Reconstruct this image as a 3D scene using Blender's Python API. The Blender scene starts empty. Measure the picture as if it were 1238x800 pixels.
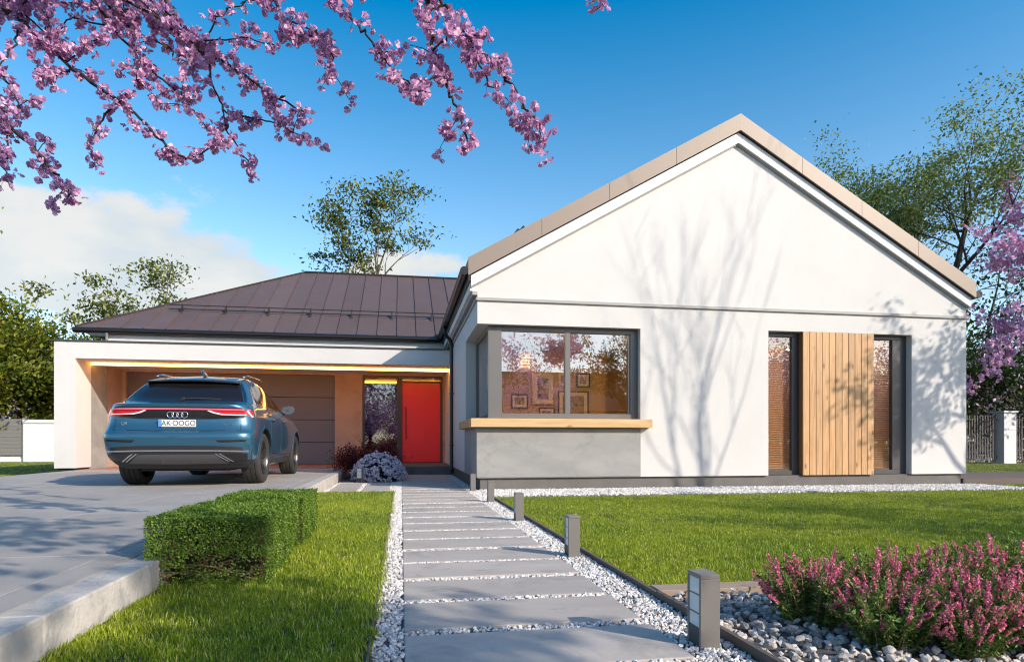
import bpy, bmesh, math, random
import numpy as np
from mathutils import Vector, Matrix
from mathutils.bvhtree import BVHTree

S = bpy.context.scene
COL = S.collection
R = math.radians

# ------------------------------------------------------------------ camera
cam_d = bpy.data.cameras.new("camera")
cam = bpy.data.objects.new("camera", cam_d)
COL.objects.link(cam)
cam.location = (0, 0, 0.76)
cam.rotation_euler = (R(90), 0, -math.atan(134 / 773))
cam_d.sensor_fit = 'HORIZONTAL'
cam_d.sensor_width = 36
cam_d.lens = 36 * 773 / 1238
cam_d.shift_y = (535 - 400) / 1238
cam_d.clip_start = 0.05
cam_d.clip_end = 3000
S.camera = cam

# ------------------------------------------------------------------ sky, sun, exposure
SUN = Vector((0.64, -0.626, 0.446)).normalized()      # towards the sun
SKY_STRENGTH = 0.15
w = bpy.data.worlds.new("World")
S.world = w
w.use_nodes = True
nt = w.node_tree
for n in list(nt.nodes):
    nt.nodes.remove(n)


def N(tree, kind, **kw):
    n = tree.nodes.new(kind)
    for k, v in kw.items():
        if k.startswith('i_'):
            key = k[2:]
            n.inputs[int(key) if key.isdigit() else key.replace('_', ' ')].default_value = v
        else:
            setattr(n, k, v)
    return n


def mth(tree, op, a, b=None, clamp=False):
    n = tree.nodes.new('ShaderNodeMath')
    n.operation = op
    n.use_clamp = clamp
    for i, q in enumerate((a, b)):
        if q is None:
            continue
        if isinstance(q, (int, float)):
            n.inputs[i].default_value = q
        else:
            tree.links.new(q, n.inputs[i])
    return n.outputs[0]


sky = N(nt, 'ShaderNodeTexSky', sky_type='NISHITA', sun_disc=False, sun_elevation=math.asin(SUN.z),
        sun_rotation=math.atan2(SUN.x, SUN.y), altitude=0, air_density=1.0, dust_density=1.3, ozone_density=3.0)
hs = N(nt, 'ShaderNodeHueSaturation', i_Hue=0.488, i_Saturation=1.34, i_Value=1.3)
nt.links.new(sky.outputs[0], hs.inputs['Color'])
tc = N(nt, 'ShaderNodeTexCoord')
sxyz = N(nt, 'ShaderNodeSeparateXYZ')
nt.links.new(tc.outputs['Generated'], sxyz.inputs[0])
smr = N(nt, 'ShaderNodeMapRange')
nt.links.new(sxyz.outputs['Z'], smr.inputs['Value'])
smr.inputs['From Min'].default_value, smr.inputs['From Max'].default_value = 0.1, 0.58
smr.inputs['To Min'].default_value, smr.inputs['To Max'].default_value = 0.86, 1.46
nt.links.new(smr.outputs[0], hs.inputs['Saturation'])
nt.links.new(mth(nt, 'SUBTRACT', 1.95, mth(nt, 'MULTIPLY', smr.outputs[0], 0.42)), hs.inputs['Value'])
mp = N(nt, 'ShaderNodeMapping')
mp.inputs['Scale'].default_value = (1, 1, 1.9)
mp.inputs['Location'].default_value = (0.37, 1.31, 0.2)
nt.links.new(tc.outputs['Generated'], mp.inputs[0])
cn = N(nt, 'ShaderNodeTexNoise', i_Scale=7.0, i_Detail=9.0, i_Roughness=0.56)
nt.links.new(mp.outputs[0], cn.inputs['Vector'])
bias = None
for (c, rad, wt, zsc) in (((-0.345, 0.905, 0.225), 0.38, 0.66, 2.7), ((0.05, 0.962, 0.262), 0.13, 0.46, 2.6),
                          ((0.75, -0.6, 0.25), 0.5, 0.3, 2.2), ((-0.5, -0.8, 0.3), 0.5, 0.3, 2.2), ((-0.95, 0.1, 0.2), 0.45, 0.3, 2.2)):
    sb = N(nt, 'ShaderNodeVectorMath', operation='SUBTRACT')
    nt.links.new(tc.outputs['Generated'], sb.inputs[0])
    sb.inputs[1].default_value = c
    ml = N(nt, 'ShaderNodeVectorMath', operation='MULTIPLY')
    nt.links.new(sb.outputs[0], ml.inputs[0])
    ml.inputs[1].default_value = (1, 1, zsc)
    ln = N(nt, 'ShaderNodeVectorMath', operation='LENGTH')
    nt.links.new(ml.outputs[0], ln.inputs[0])
    q = mth(nt, 'SUBTRACT', 1.0, mth(nt, 'DIVIDE', ln.outputs['Value'], rad), clamp=True)
    q = mth(nt, 'MULTIPLY', mth(nt, 'POWER', q, 0.6), wt)
    bias = q if bias is None else mth(nt, 'ADD', bias, q)
cl = mth(nt, 'ADD', cn.outputs['Fac'], bias)
mr = N(nt, 'ShaderNodeMapRange', interpolation_type='SMOOTHSTEP')
nt.links.new(cl, mr.inputs['Value'])
mr.inputs['From Min'].default_value = 0.83
mr.inputs['From Max'].default_value = 0.955
mr.inputs['To Max'].default_value = 0.92
cn2 = N(nt, 'ShaderNodeTexNoise', i_Scale=7.0, i_Detail=6.0)
nt.links.new(mp.outputs[0], cn2.inputs['Vector'])
cr = N(nt, 'ShaderNodeMix', data_type='RGBA')
mr2 = N(nt, 'ShaderNodeMapRange')
mr2.inputs['From Min'].default_value, mr2.inputs['From Max'].default_value = 0.36, 0.62
nt.links.new(cn2.outputs['Fac'], mr2.inputs['Value'])
nt.links.new(mr2.outputs[0], cr.inputs['Factor'])
cr.inputs['A'].default_value = (3.5, 4.0, 4.3, 1)
cr.inputs['B'].default_value = (5.0, 4.9, 4.6, 1)
mx = N(nt, 'ShaderNodeMix', data_type='RGBA')
nt.links.new(mr.outputs[0], mx.inputs['Factor'])
nt.links.new(hs.outputs[0], mx.inputs['A'])
nt.links.new(cr.outputs['Result'], mx.inputs['B'])
bg = N(nt, 'ShaderNodeBackground', i_Strength=SKY_STRENGTH)
nt.links.new(mx.outputs['Result'], bg.inputs[0])
wo = N(nt, 'ShaderNodeOutputWorld')
nt.links.new(bg.outputs[0], wo.inputs[0])

sun_d = bpy.data.lights.new("sun", 'SUN')
sun_d.energy = 4.5
sun_d.angle = R(0.5)
sun_d.color = (1.0, 0.895, 0.755)
sun = bpy.data.objects.new("sun", sun_d)
COL.objects.link(sun)
sun.rotation_euler = SUN.to_track_quat('Z', 'Y').to_euler()
sun.location = SUN * 60

S.view_settings.view_transform = 'Standard'
S.view_settings.look = 'None'
S.view_settings.exposure = 0.22
S.view_settings.gamma = 1.0
S.view_settings.use_curve_mapping = False
S.render.engine = 'CYCLES'
S.cycles.max_bounces = 8
S.cycles.diffuse_bounces = 3
S.cycles.glossy_bounces = 4
S.cycles.transmission_bounces = 6
S.cycles.transparent_max_bounces = 16
S.cycles.caustics_reflective = False
S.cycles.caustics_refractive = False
S.cycles.use_denoising = True
S.cycles.filter_width = 1.15


# ------------------------------------------------------------------ materials
def new_mat(name):
    m = bpy.data.materials.new(name)
    m.use_nodes = True
    t = m.node_tree
    for n in list(t.nodes):
        t.nodes.remove(n)
    o = t.nodes.new('ShaderNodeOutputMaterial')
    return m, t, o


def rgba(c):
    return (c[0], c[1], c[2], 1)


def mat(name, col, rough=0.6, metal=0.0, var=None, scale=3.0, bump=0.0, bscale=60.0, coat=0.0, spec=0.5,
        stretch=(1, 1, 1), rand=0.0, emit=None, estr=0.0, detail=5.0, speck=None, speck_scale=200.0, contrast=(0.3, 0.7), rvar=0.0, stain=None):
    m, t, o = new_mat(name)
    p = t.nodes.new('ShaderNodeBsdfPrincipled')
    t.links.new(p.outputs[0], o.inputs[0])
    p.inputs['Roughness'].default_value = rough
    p.inputs['Metallic'].default_value = metal
    p.inputs['Coat Weight'].default_value = coat
    p.inputs['Coat Roughness'].default_value = 0.03
    p.inputs['Specular IOR Level'].default_value = spec
    p.inputs['Base Color'].default_value = rgba(col)
    tcn = t.nodes.new('ShaderNodeTexCoord')
    mpn = t.nodes.new('ShaderNodeMapping')
    mpn.inputs['Scale'].default_value = stretch
    t.links.new(tcn.outputs['Object'], mpn.inputs[0])
    oi = t.nodes.new('ShaderNodeObjectInfo')
    if rand:
        cb = t.nodes.new('ShaderNodeCombineXYZ')
        for k in range(3):
            t.links.new(mth(t, 'MULTIPLY', oi.outputs['Random'], 37.0 + 11 * k), cb.inputs[k])
        t.links.new(cb.outputs[0], mpn.inputs['Location'])
    cur = None
    if var is not None:
        nz = N(t, 'ShaderNodeTexNoise', i_Scale=scale, i_Detail=detail, i_Roughness=0.6)
        t.links.new(mpn.outputs[0], nz.inputs['Vector'])
        r = N(t, 'ShaderNodeMapRange')
        r.inputs['From Min'].default_value, r.inputs['From Max'].default_value = contrast
        t.links.new(nz.outputs['Fac'], r.inputs['Value'])
        mxn = N(t, 'ShaderNodeMix', data_type='RGBA')
        t.links.new(r.outputs[0], mxn.inputs['Factor'])
        mxn.inputs['A'].default_value = rgba(col)
        mxn.inputs['B'].default_value = rgba(var)
        cur = mxn.outputs['Result']
        if rvar:
            t.links.new(mth(t, 'ADD', mth(t, 'MULTIPLY', r.outputs[0], rvar), rough - rvar / 2), p.inputs['Roughness'])
    if speck is not None:
        nz = N(t, 'ShaderNodeTexNoise', i_Scale=speck_scale, i_Detail=2.0)
        t.links.new(tcn.outputs['Object'], nz.inputs['Vector'])
        r = N(t, 'ShaderNodeMapRange')
        r.inputs['From Min'].default_value, r.inputs['From Max'].default_value = 0.5, 0.72
        t.links.new(nz.outputs['Fac'], r.inputs['Value'])
        mxn = N(t, 'ShaderNodeMix', data_type='RGBA')
        t.links.new(r.outputs[0], mxn.inputs['Factor'])
        if cur is not None:
            t.links.new(cur, mxn.inputs['A'])
        else:
            mxn.inputs['A'].default_value = rgba(col)
        mxn.inputs['B'].default_value = rgba(speck)
        cur = mxn.outputs['Result']
    if stain is not None:
        nz = N(t, 'ShaderNodeTexNoise', i_Scale=stain[1], i_Detail=8.0, i_Roughness=0.7, i_Distortion=0.6)
        t.links.new(tcn.outputs['Object'], nz.inputs['Vector'])
        r = N(t, 'ShaderNodeMapRange')
        r.inputs['From Min'].default_value, r.inputs['From Max'].default_value = 0.52, 0.75
        t.links.new(nz.outputs['Fac'], r.inputs['Value'])
        mxn = N(t, 'ShaderNodeMix', data_type='RGBA')
        t.links.new(r.outputs[0], mxn.inputs['Factor'])
        if cur is not None:
            t.links.new(cur, mxn.inputs['A'])
        else:
            mxn.inputs['A'].default_value = rgba(col)
        mxn.inputs['B'].default_value = rgba(stain[0])
        cur = mxn.outputs['Result']
    if rand:
        hsn = t.nodes.new('ShaderNodeHueSaturation')
        if cur is not None:
            t.links.new(cur, hsn.inputs['Color'])
        else:
            hsn.inputs['Color'].default_value = rgba(col)
        t.links.new(mth(t, 'ADD', mth(t, 'MULTIPLY', oi.outputs['Random'], 2 * rand), 1 - rand), hsn.inputs['Value'])
        cur = hsn.outputs[0]
    if cur is not None:
        t.links.new(cur, p.inputs['Base Color'])
    if bump:
        nb = N(t, 'ShaderNodeTexNoise', i_Scale=bscale, i_Detail=4.0)
        t.links.new(mpn.outputs[0], nb.inputs['Vector'])
        b = N(t, 'ShaderNodeBump', i_Strength=bump, i_Distance=0.01)
        t.links.new(nb.outputs['Fac'], b.inputs['Height'])
        t.links.new(b.outputs[0], p.inputs['Normal'])
    if emit is not None:
        p.inputs['Emission Color'].default_value = rgba(emit)
        p.inputs['Emission Strength'].default_value = estr
    return m


def leaf_mat(name, c1, c2, c3=None, transl=0.35, scale=1.2, rough=0.5, tcol=None, fine=40.0):
    m, t, o = new_mat(name)
    g = t.nodes.new('ShaderNodeNewGeometry')
    nz = N(t, 'ShaderNodeTexNoise', i_Scale=scale, i_Detail=3.0)
    t.links.new(g.outputs['Position'], nz.inputs['Vector'])
    r = N(t, 'ShaderNodeMapRange')
    r.inputs['From Min'].default_value, r.inputs['From Max'].default_value = 0.35, 0.65
    t.links.new(nz.outputs['Fac'], r.inputs['Value'])
    a = N(t, 'ShaderNodeMix', data_type='RGBA')
    t.links.new(r.outputs[0], a.inputs['Factor'])
    a.inputs['A'].default_value = rgba(c1)
    a.inputs['B'].default_value = rgba(c2)
    cur = a.outputs['Result']
    if c3 is not None:
        r2 = N(t, 'ShaderNodeMapRange')
        r2.inputs['From Min'].default_value, r2.inputs['From Max'].default_value = 0.62, 0.9
        t.links.new(g.outputs['Random Per Island'], r2.inputs['Value'])
        b = N(t, 'ShaderNodeMix', data_type='RGBA')
        t.links.new(r2.outputs[0], b.inputs['Factor'])
        t.links.new(cur, b.inputs['A'])
        b.inputs['B'].default_value = rgba(c3)
        cur = b.outputs['Result']
    hv = t.nodes.new('ShaderNodeHueSaturation')
    t.links.new(cur, hv.inputs['Color'])
    t.links.new(mth(t, 'ADD', mth(t, 'MULTIPLY', g.outputs['Random Per Island'], 0.5), 0.75), hv.inputs['Value'])
    p = t.nodes.new('ShaderNodeBsdfPrincipled')
    p.inputs['Roughness'].default_value = rough
    p.inputs['Specular IOR Level'].default_value = 0.22
    t.links.new(hv.outputs[0], p.inputs['Base Color'])
    tr = t.nodes.new('ShaderNodeBsdfTranslucent')
    if tcol is None:
        t.links.new(hv.outputs[0], tr.inputs[0])
    else:
        tr.inputs[0].default_value = rgba(tcol)
    mxs = t.nodes.new('ShaderNodeMixShader')
    mxs.inputs[0].default_value = transl
    t.links.new(p.outputs[0], mxs.inputs[1])
    t.links.new(tr.outputs[0], mxs.inputs[2])
    t.links.new(mxs.outputs[0], o.inputs[0])
    return m


def glass_mat(name, tint=(0.9, 0.92, 0.92), base=0.21, k=0.75):
    m, t, o = new_mat(name)
    fr = N(t, 'ShaderNodeLayerWeight', i_Blend=0.5)
    f = mth(t, 'ADD', mth(t, 'MULTIPLY', mth(t, 'POWER', fr.outputs['Facing'], 3.5), k), base, clamp=True)
    tr = t.nodes.new('ShaderNodeBsdfTransparent')
    tr.inputs[0].default_value = rgba(tint)
    gl = N(t, 'ShaderNodeBsdfGlossy', i_Roughness=0.004)
    gl.inputs['Color'].default_value = (0.95, 0.96, 1, 1)
    mxs = t.nodes.new('ShaderNodeMixShader')
    t.links.new(f, mxs.inputs[0])
    t.links.new(tr.outputs[0], mxs.inputs[1])
    t.links.new(gl.outputs[0], mxs.inputs[2])
    t.links.new(mxs.outputs[0], o.inputs[0])
    return m


def wood_mat(name, c1, c2, axis='x', rand=0.12, knot=True, rough=0.55):
    m, t, o = new_mat(name)
    p = N(t, 'ShaderNodeBsdfPrincipled', i_Roughness=rough)
    t.links.new(p.outputs[0], o.inputs[0])
    tcn = t.nodes.new('ShaderNodeTexCoord')
    mpn = t.nodes.new('ShaderNodeMapping')
    st = {'x': (0.06, 1, 1), 'y': (1, 0.06, 1), 'z': (1, 1, 0.06)}[axis]
    mpn.inputs['Scale'].default_value = st
    oi = t.nodes.new('ShaderNodeObjectInfo')
    cb = t.nodes.new('ShaderNodeCombineXYZ')
    for k in range(3):
        t.links.new(mth(t, 'MULTIPLY', oi.outputs['Random'], 23.0 + 7 * k), cb.inputs[k])
    t.links.new(cb.outputs[0], mpn.inputs['Location'])
    t.links.new(tcn.outputs['Object'], mpn.inputs[0])
    nz = N(t, 'ShaderNodeTexNoise', i_Scale=26.0, i_Detail=5.0, i_Roughness=0.6, i_Distortion=0.7)
    t.links.new(mpn.outputs[0], nz.inputs['Vector'])
    r = N(t, 'ShaderNodeMapRange')
    r.inputs['From Min'].default_value, r.inputs['From Max'].default_value = 0.33, 0.67
    t.links.new(nz.outputs['Fac'], r.inputs['Value'])
    a = N(t, 'ShaderNodeMix', data_type='RGBA')
    t.links.new(r.outputs[0], a.inputs['Factor'])
    a.inputs['A'].default_value = rgba(c1)
    a.inputs['B'].default_value = rgba(c2)
    cur = a.outputs['Result']
    if knot:
        mp2 = t.nodes.new('ShaderNodeMapping')
        mp2.inputs['Scale'].default_value = {'x': (0.45, 1, 1), 'y': (1, 0.45, 1), 'z': (1, 1, 0.45)}[axis]
        t.links.new(cb.outputs[0], mp2.inputs['Location'])
        t.links.new(tcn.outputs['Object'], mp2.inputs[0])
        vo = N(t, 'ShaderNodeTexVoronoi', i_Scale=4.2)
        t.links.new(mp2.outputs[0], vo.inputs['Vector'])
        r2 = N(t, 'ShaderNodeMapRange')
        r2.inputs['From Min'].default_value, r2.inputs['From Max'].default_value = 0.05, 0.13
        r2.inputs['To Min'].default_value, r2.inputs['To Max'].default_value = 0.75, 0.0
        t.links.new(vo.outputs['Distance'], r2.inputs['Value'])
        b = N(t, 'ShaderNodeMix', data_type='RGBA')
        t.links.new(r2.outputs[0], b.inputs['Factor'])
        t.links.new(cur, b.inputs['A'])
        b.inputs['B'].default_value = (c2[0] * 0.35, c2[1] * 0.3, c2[2] * 0.25, 1)
        cur = b.outputs['Result']
    hsn = t.nodes.new('ShaderNodeHueSaturation')
    t.links.new(cur, hsn.inputs['Color'])
    t.links.new(mth(t, 'ADD', mth(t, 'MULTIPLY', oi.outputs['Random'], 2 * rand), 1 - rand), hsn.inputs['Value'])
    t.links.new(hsn.outputs[0], p.inputs['Base Color'])
    bp = N(t, 'ShaderNodeBump', i_Strength=0.15, i_Distance=0.004)
    t.links.new(nz.outputs['Fac'], bp.inputs['Height'])
    t.links.new(bp.outputs[0], p.inputs['Normal'])
    return m


M = {}
M['plaster'] = mat('white_plaster', (0.675, 0.652, 0.632), 0.9, var=(0.645, 0.622, 0.602), scale=1.3, bump=0.5, bscale=180, stain=((0.63, 0.605, 0.575), 0.8))
M['white'] = mat('white_paint', (0.78, 0.77, 0.76), 0.5)
M['grey_render'] = mat('grey_plinth_render', (0.17, 0.16, 0.15), 0.9, var=(0.13, 0.12, 0.11), scale=3, bump=0.4, bscale=150)
M['concrete'] = mat('concrete_panel', (0.35, 0.34, 0.325), 0.75, var=(0.26, 0.255, 0.25), scale=2.2, bump=0.12, bscale=60, detail=8, stain=((0.21, 0.205, 0.20), 1.8), stretch=(0.6, 1, 1.5))
M['glow_tinted_wall'] = mat('glow_tinted_wall', (0.50, 0.345, 0.275), 0.85, var=(0.42, 0.285, 0.225), scale=2.0, bump=0.15, bscale=60, detail=8, stain=((0.35, 0.235, 0.185), 2.0))  # orange of the LED glow is put into this wall colour
M['anthracite'] = mat('anthracite_metal', (0.075, 0.075, 0.078), 0.42, metal=0.2)
M['frame_grey'] = mat('grey_window_frame', (0.16, 0.155, 0.15), 0.4, metal=0.1)
M['dark_line'] = mat('dark_gap', (0.02, 0.02, 0.02), 0.8)
M['roof_brown'] = mat('brown_roof_sheet', (0.142, 0.094, 0.082), 0.45, metal=0.1, var=(0.124, 0.082, 0.072), scale=1.5, rand=0.08)
M['roof_dark'] = mat('dark_brown_trim', (0.045, 0.035, 0.035), 0.35, metal=0.3)
M['verge'] = mat('beige_verge_sheet', (0.26, 0.205, 0.165), 0.5, metal=0.1, rand=0.05)
M['string'] = mat('grey_string_course', (0.36, 0.35, 0.34), 0.6)
M['gutter'] = mat('gutter_metal', (0.05, 0.045, 0.045), 0.28, metal=0.7)
M['glass'] = glass_mat('window_glass')
M['glass_dark'] = glass_mat('entry_glass', (0.5, 0.52, 0.52), 0.20, 0.8)
M['glass_tall'] = glass_mat('tall_window_glass', (0.92, 0.92, 0.9), 0.09, 0.6)
M['timber'] = wood_mat('larch_boards', (0.60, 0.36, 0.17), (0.42, 0.22, 0.09), 'z')
M['timber_side'] = wood_mat('brown_timber_side', (0.30, 0.14, 0.06), (0.22, 0.10, 0.04), 'z')  # darker brown than the boards, for the panel's side faces
M['ledge'] = wood_mat('larch_ledge', (0.70, 0.47, 0.24), (0.55, 0.34, 0.15), 'x', rand=0.03)
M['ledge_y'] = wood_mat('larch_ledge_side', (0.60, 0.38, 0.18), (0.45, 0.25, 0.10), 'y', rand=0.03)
M['red_door'] = mat('red_door_paint', (0.90, 0.045, 0.052), 0.3, spec=0.45)
M['garage'] = mat('garage_door_grey', (0.145, 0.135, 0.16), 0.5, rand=0.03)
M['led'] = mat('led_strip', (1, 0.7, 0.3), 0.5, emit=(1.0, 0.38, 0.055), estr=13)
M['slab'] = mat('path_concrete', (0.51, 0.455, 0.41), 0.85, spec=0.1, var=(0.40, 0.358, 0.325), scale=2.4, bump=0.15, bscale=90, detail=9, rand=0.07, stain=((0.27, 0.258, 0.25), 3.5), stretch=(0.5, 1.3, 1))
M['drive'] = mat('driveway_stone', (0.48, 0.435, 0.395), 0.8, spec=0.12, var=(0.37, 0.338, 0.312), scale=1.4, bump=0.35, bscale=320, rand=0.05, speck=(0.19, 0.185, 0.19), speck_scale=330)
M['reddened_floor'] = mat('glow_reddened_paving', (0.40, 0.20, 0.14), 0.7, var=(0.33, 0.165, 0.115), scale=3, rand=0.06)  # paving colour holds the reddish glow of the LED strip and door
M['kerb'] = mat('kerb_concrete', (0.55, 0.51, 0.47), 0.85, spec=0.15, var=(0.42, 0.385, 0.35), scale=6, bump=0.5, bscale=45, rand=0.05, stain=((0.25, 0.24, 0.22), 9))
M['soil'] = mat('lawn_soil', (0.055, 0.07, 0.02), 0.95, var=(0.04, 0.05, 0.015), scale=4)
M['bed_soil'] = mat('bed_soil', (0.10, 0.09, 0.08), 0.95, var=(0.06, 0.055, 0.05), scale=18, bump=0.5, bscale=40)
M['gravel_base'] = mat('gravel_base', (0.26, 0.25, 0.25), 0.9, var=(0.14, 0.135, 0.14), scale=45)
M['pebble'] = mat('white_pebble', (0.68, 0.64, 0.61), 0.7, rand=0.33, spec=0.25)
M['stone'] = mat('bed_stone', (0.68, 0.61, 0.55), 0.8, spec=0.2, var=(0.33, 0.31, 0.30), scale=9, rand=0.35, bump=0.3, bscale=30)
M['edging'] = mat('brown_edging', (0.13, 0.10, 0.085), 0.7, var=(0.10, 0.08, 0.07), scale=8)
M['edging_top'] = mat('tan_edging', (0.36, 0.27, 0.20), 0.8, var=(0.30, 0.22, 0.165), scale=6, rand=0.06)
M['bollard'] = mat('bollard_metal', (0.22, 0.205, 0.19), 0.5, metal=0.35, bump=0.05, bscale=300)
M['bollard_glass'] = mat('frosted_glass', (0.62, 0.66, 0.68), 0.12, spec=0.7)
M['bollard_dark'] = mat('bollard_base', (0.06, 0.06, 0.06), 0.5)
M['bark'] = mat('grey_bark', (0.11, 0.085, 0.07), 0.9, var=(0.06, 0.045, 0.04), scale=6, bump=0.6, bscale=30, stretch=(1, 1, 0.3))
M['bark_dark'] = mat('dark_bark', (0.045, 0.03, 0.032), 0.9, var=(0.025, 0.018, 0.02), scale=8, bump=0.5, bscale=40)
M['grass'] = leaf_mat('grass_blades', (0.160, 0.270, 0.008), (0.32, 0.405, 0.014), (0.48, 0.50, 0.11), 0.35, 0.9, 0.45)
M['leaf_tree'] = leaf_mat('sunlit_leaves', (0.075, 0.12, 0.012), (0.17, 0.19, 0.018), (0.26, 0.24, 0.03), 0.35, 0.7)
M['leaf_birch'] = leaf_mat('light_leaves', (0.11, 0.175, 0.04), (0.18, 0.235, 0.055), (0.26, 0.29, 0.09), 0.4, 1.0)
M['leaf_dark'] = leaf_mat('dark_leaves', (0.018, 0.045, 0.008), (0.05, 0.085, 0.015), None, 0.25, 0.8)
M['leaf_roof'] = leaf_mat('olive_leaves', (0.07, 0.11, 0.02), (0.15, 0.17, 0.035), (0.24, 0.24, 0.06), 0.35, 1.0)
M['box'] = leaf_mat('boxwood_leaves', (0.085, 0.17, 0.02), (0.15, 0.245, 0.03), (0.22, 0.32, 0.05), 0.3, 6.0, 0.45)
M['box_core'] = mat('boxwood_core', (0.02, 0.03, 0.01), 0.95, var=(0.05, 0.03, 0.02), scale=30)
M['twig'] = mat('reddish_twigs', (0.24, 0.14, 0.09), 0.85)
M['blossom'] = leaf_mat('cherry_blossom', (0.56, 0.29, 0.53), (0.70, 0.41, 0.63), (0.86, 0.58, 0.73), 0.4, 5.0, 0.6)  # shaded purple and sunlit pink of the petals put into the colours
M['lilac'] = leaf_mat('lilac_twigs', (0.42, 0.36, 0.44), (0.58, 0.50, 0.58), None, 0.3, 2.0)
M['barberry'] = leaf_mat('dark_red_leaves', (0.085, 0.008, 0.012), (0.15, 0.016, 0.022), (0.22, 0.03, 0.03), 0.3, 4.0)
M['aster'] = leaf_mat('pale_violet_flowers', (0.72, 0.60, 0.72), (0.84, 0.76, 0.84), (0.92, 0.88, 0.92), 0.3, 9.0)
M['aster_leaf'] = leaf_mat('dusky_leaves', (0.04, 0.035, 0.05), (0.07, 0.06, 0.08), None, 0.2, 4.0)
M['heather'] = leaf_mat('heather_flowers', (0.66, 0.10, 0.24), (0.82, 0.24, 0.36), (0.90, 0.50, 0.52), 0.35, 9.0)
M['heather_leaf'] = leaf_mat('heather_leaves', (0.075, 0.15, 0.025), (0.14, 0.23, 0.045), (0.21, 0.30, 0.08), 0.3, 5.0)
M['room'] = mat('warm_room_wall', (0.62, 0.42, 0.23), 0.85)
M['room_floor'] = mat('oak_floor', (0.30, 0.18, 0.09), 0.5)
M['gold'] = mat('gilt_frame', (0.55, 0.36, 0.12), 0.4, metal=0.5)
M['black_frame'] = mat('black_picture_frame', (0.03, 0.025, 0.02), 0.4)
M['paper'] = mat('cream_paper', (0.85, 0.74, 0.52), 0.8)
M['lampglow'] = mat('lamp_globe', (1, 0.8, 0.5), 0.5, emit=(1, 0.55, 0.2), estr=1.2)
M['added_fill_light'] = mat('added_fill_disc', (1, 0.8, 0.5), 0.5, emit=(1, 0.6, 0.27), estr=260)  # glow for ceiling discs added only to brighten the rooms
M['blind'] = mat('brown_blind_slats', (0.60, 0.33, 0.17), 0.5)
M['tyre'] = mat('tyre_rubber', (0.028, 0.026, 0.025), 0.75, bump=0.8, bscale=55, var=(0.04, 0.036, 0.033), scale=12)
M['rim'] = mat('dark_alloy', (0.05, 0.048, 0.048), 0.5, metal=0.6)
M['rim_face'] = mat('polished_alloy', (0.16, 0.155, 0.15), 0.3, metal=0.85)
M['paint'] = mat('blue_car_paint', (0.034, 0.125, 0.205), 0.34, metal=0.5, coat=1.0)
M['car_black'] = mat('gloss_black_trim', (0.012, 0.012, 0.014), 0.18, coat=0.6)
M['car_matt'] = mat('matt_black_plastic', (0.025, 0.025, 0.027), 0.6, bump=0.2, bscale=120)
M['car_glass'] = mat('tinted_car_glass', (0.012, 0.009, 0.009), 0.05, spec=0.28, coat=0.1)
M['tail_red'] = mat('tail_light_red', (0.55, 0.01, 0.02), 0.12, coat=1.0, emit=(1.0, 0.02, 0.04), estr=0.12)
M['tail_bar'] = mat('light_bar_glow', (0.8, 0.12, 0.18), 0.2, emit=(1.0, 0.12, 0.2), estr=0.5)
M['tail_white'] = mat('lamp_chevron', (0.85, 0.75, 0.75), 0.15, emit=(1.0, 0.5, 0.5), estr=0.5)
M['chrome'] = mat('chrome', (0.75, 0.75, 0.77), 0.12, metal=1.0)
M['silver'] = mat('silver_paint', (0.13, 0.13, 0.135), 0.4, metal=0.4)
M['plate'] = mat('plate_white', (0.85, 0.85, 0.83), 0.5)
M['plate_blue'] = mat('plate_blue', (0.10, 0.30, 0.65), 0.5)
M['ink'] = mat('plate_ink', (0.03, 0.03, 0.03), 0.5)
M['fence_metal'] = mat('fence_metal', (0.07, 0.06, 0.055), 0.6)
M['fence_pier'] = mat('white_pier', (0.62, 0.62, 0.64), 0.8)
M['gate_grey'] = mat('grey_gate_boards', (0.20, 0.19, 0.175), 0.6, rand=0.04)
M['deck'] = mat('brown_deck', (0.13, 0.10, 0.085), 0.8, rand=0.08)
M['tile_roof'] = mat('brown_tile_roof', (0.22, 0.11, 0.065), 0.8, var=(0.14, 0.07, 0.045), scale=6)
M['asphalt'] = mat('asphalt', (0.06, 0.06, 0.06), 0.9, bump=0.4, bscale=200)


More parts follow.
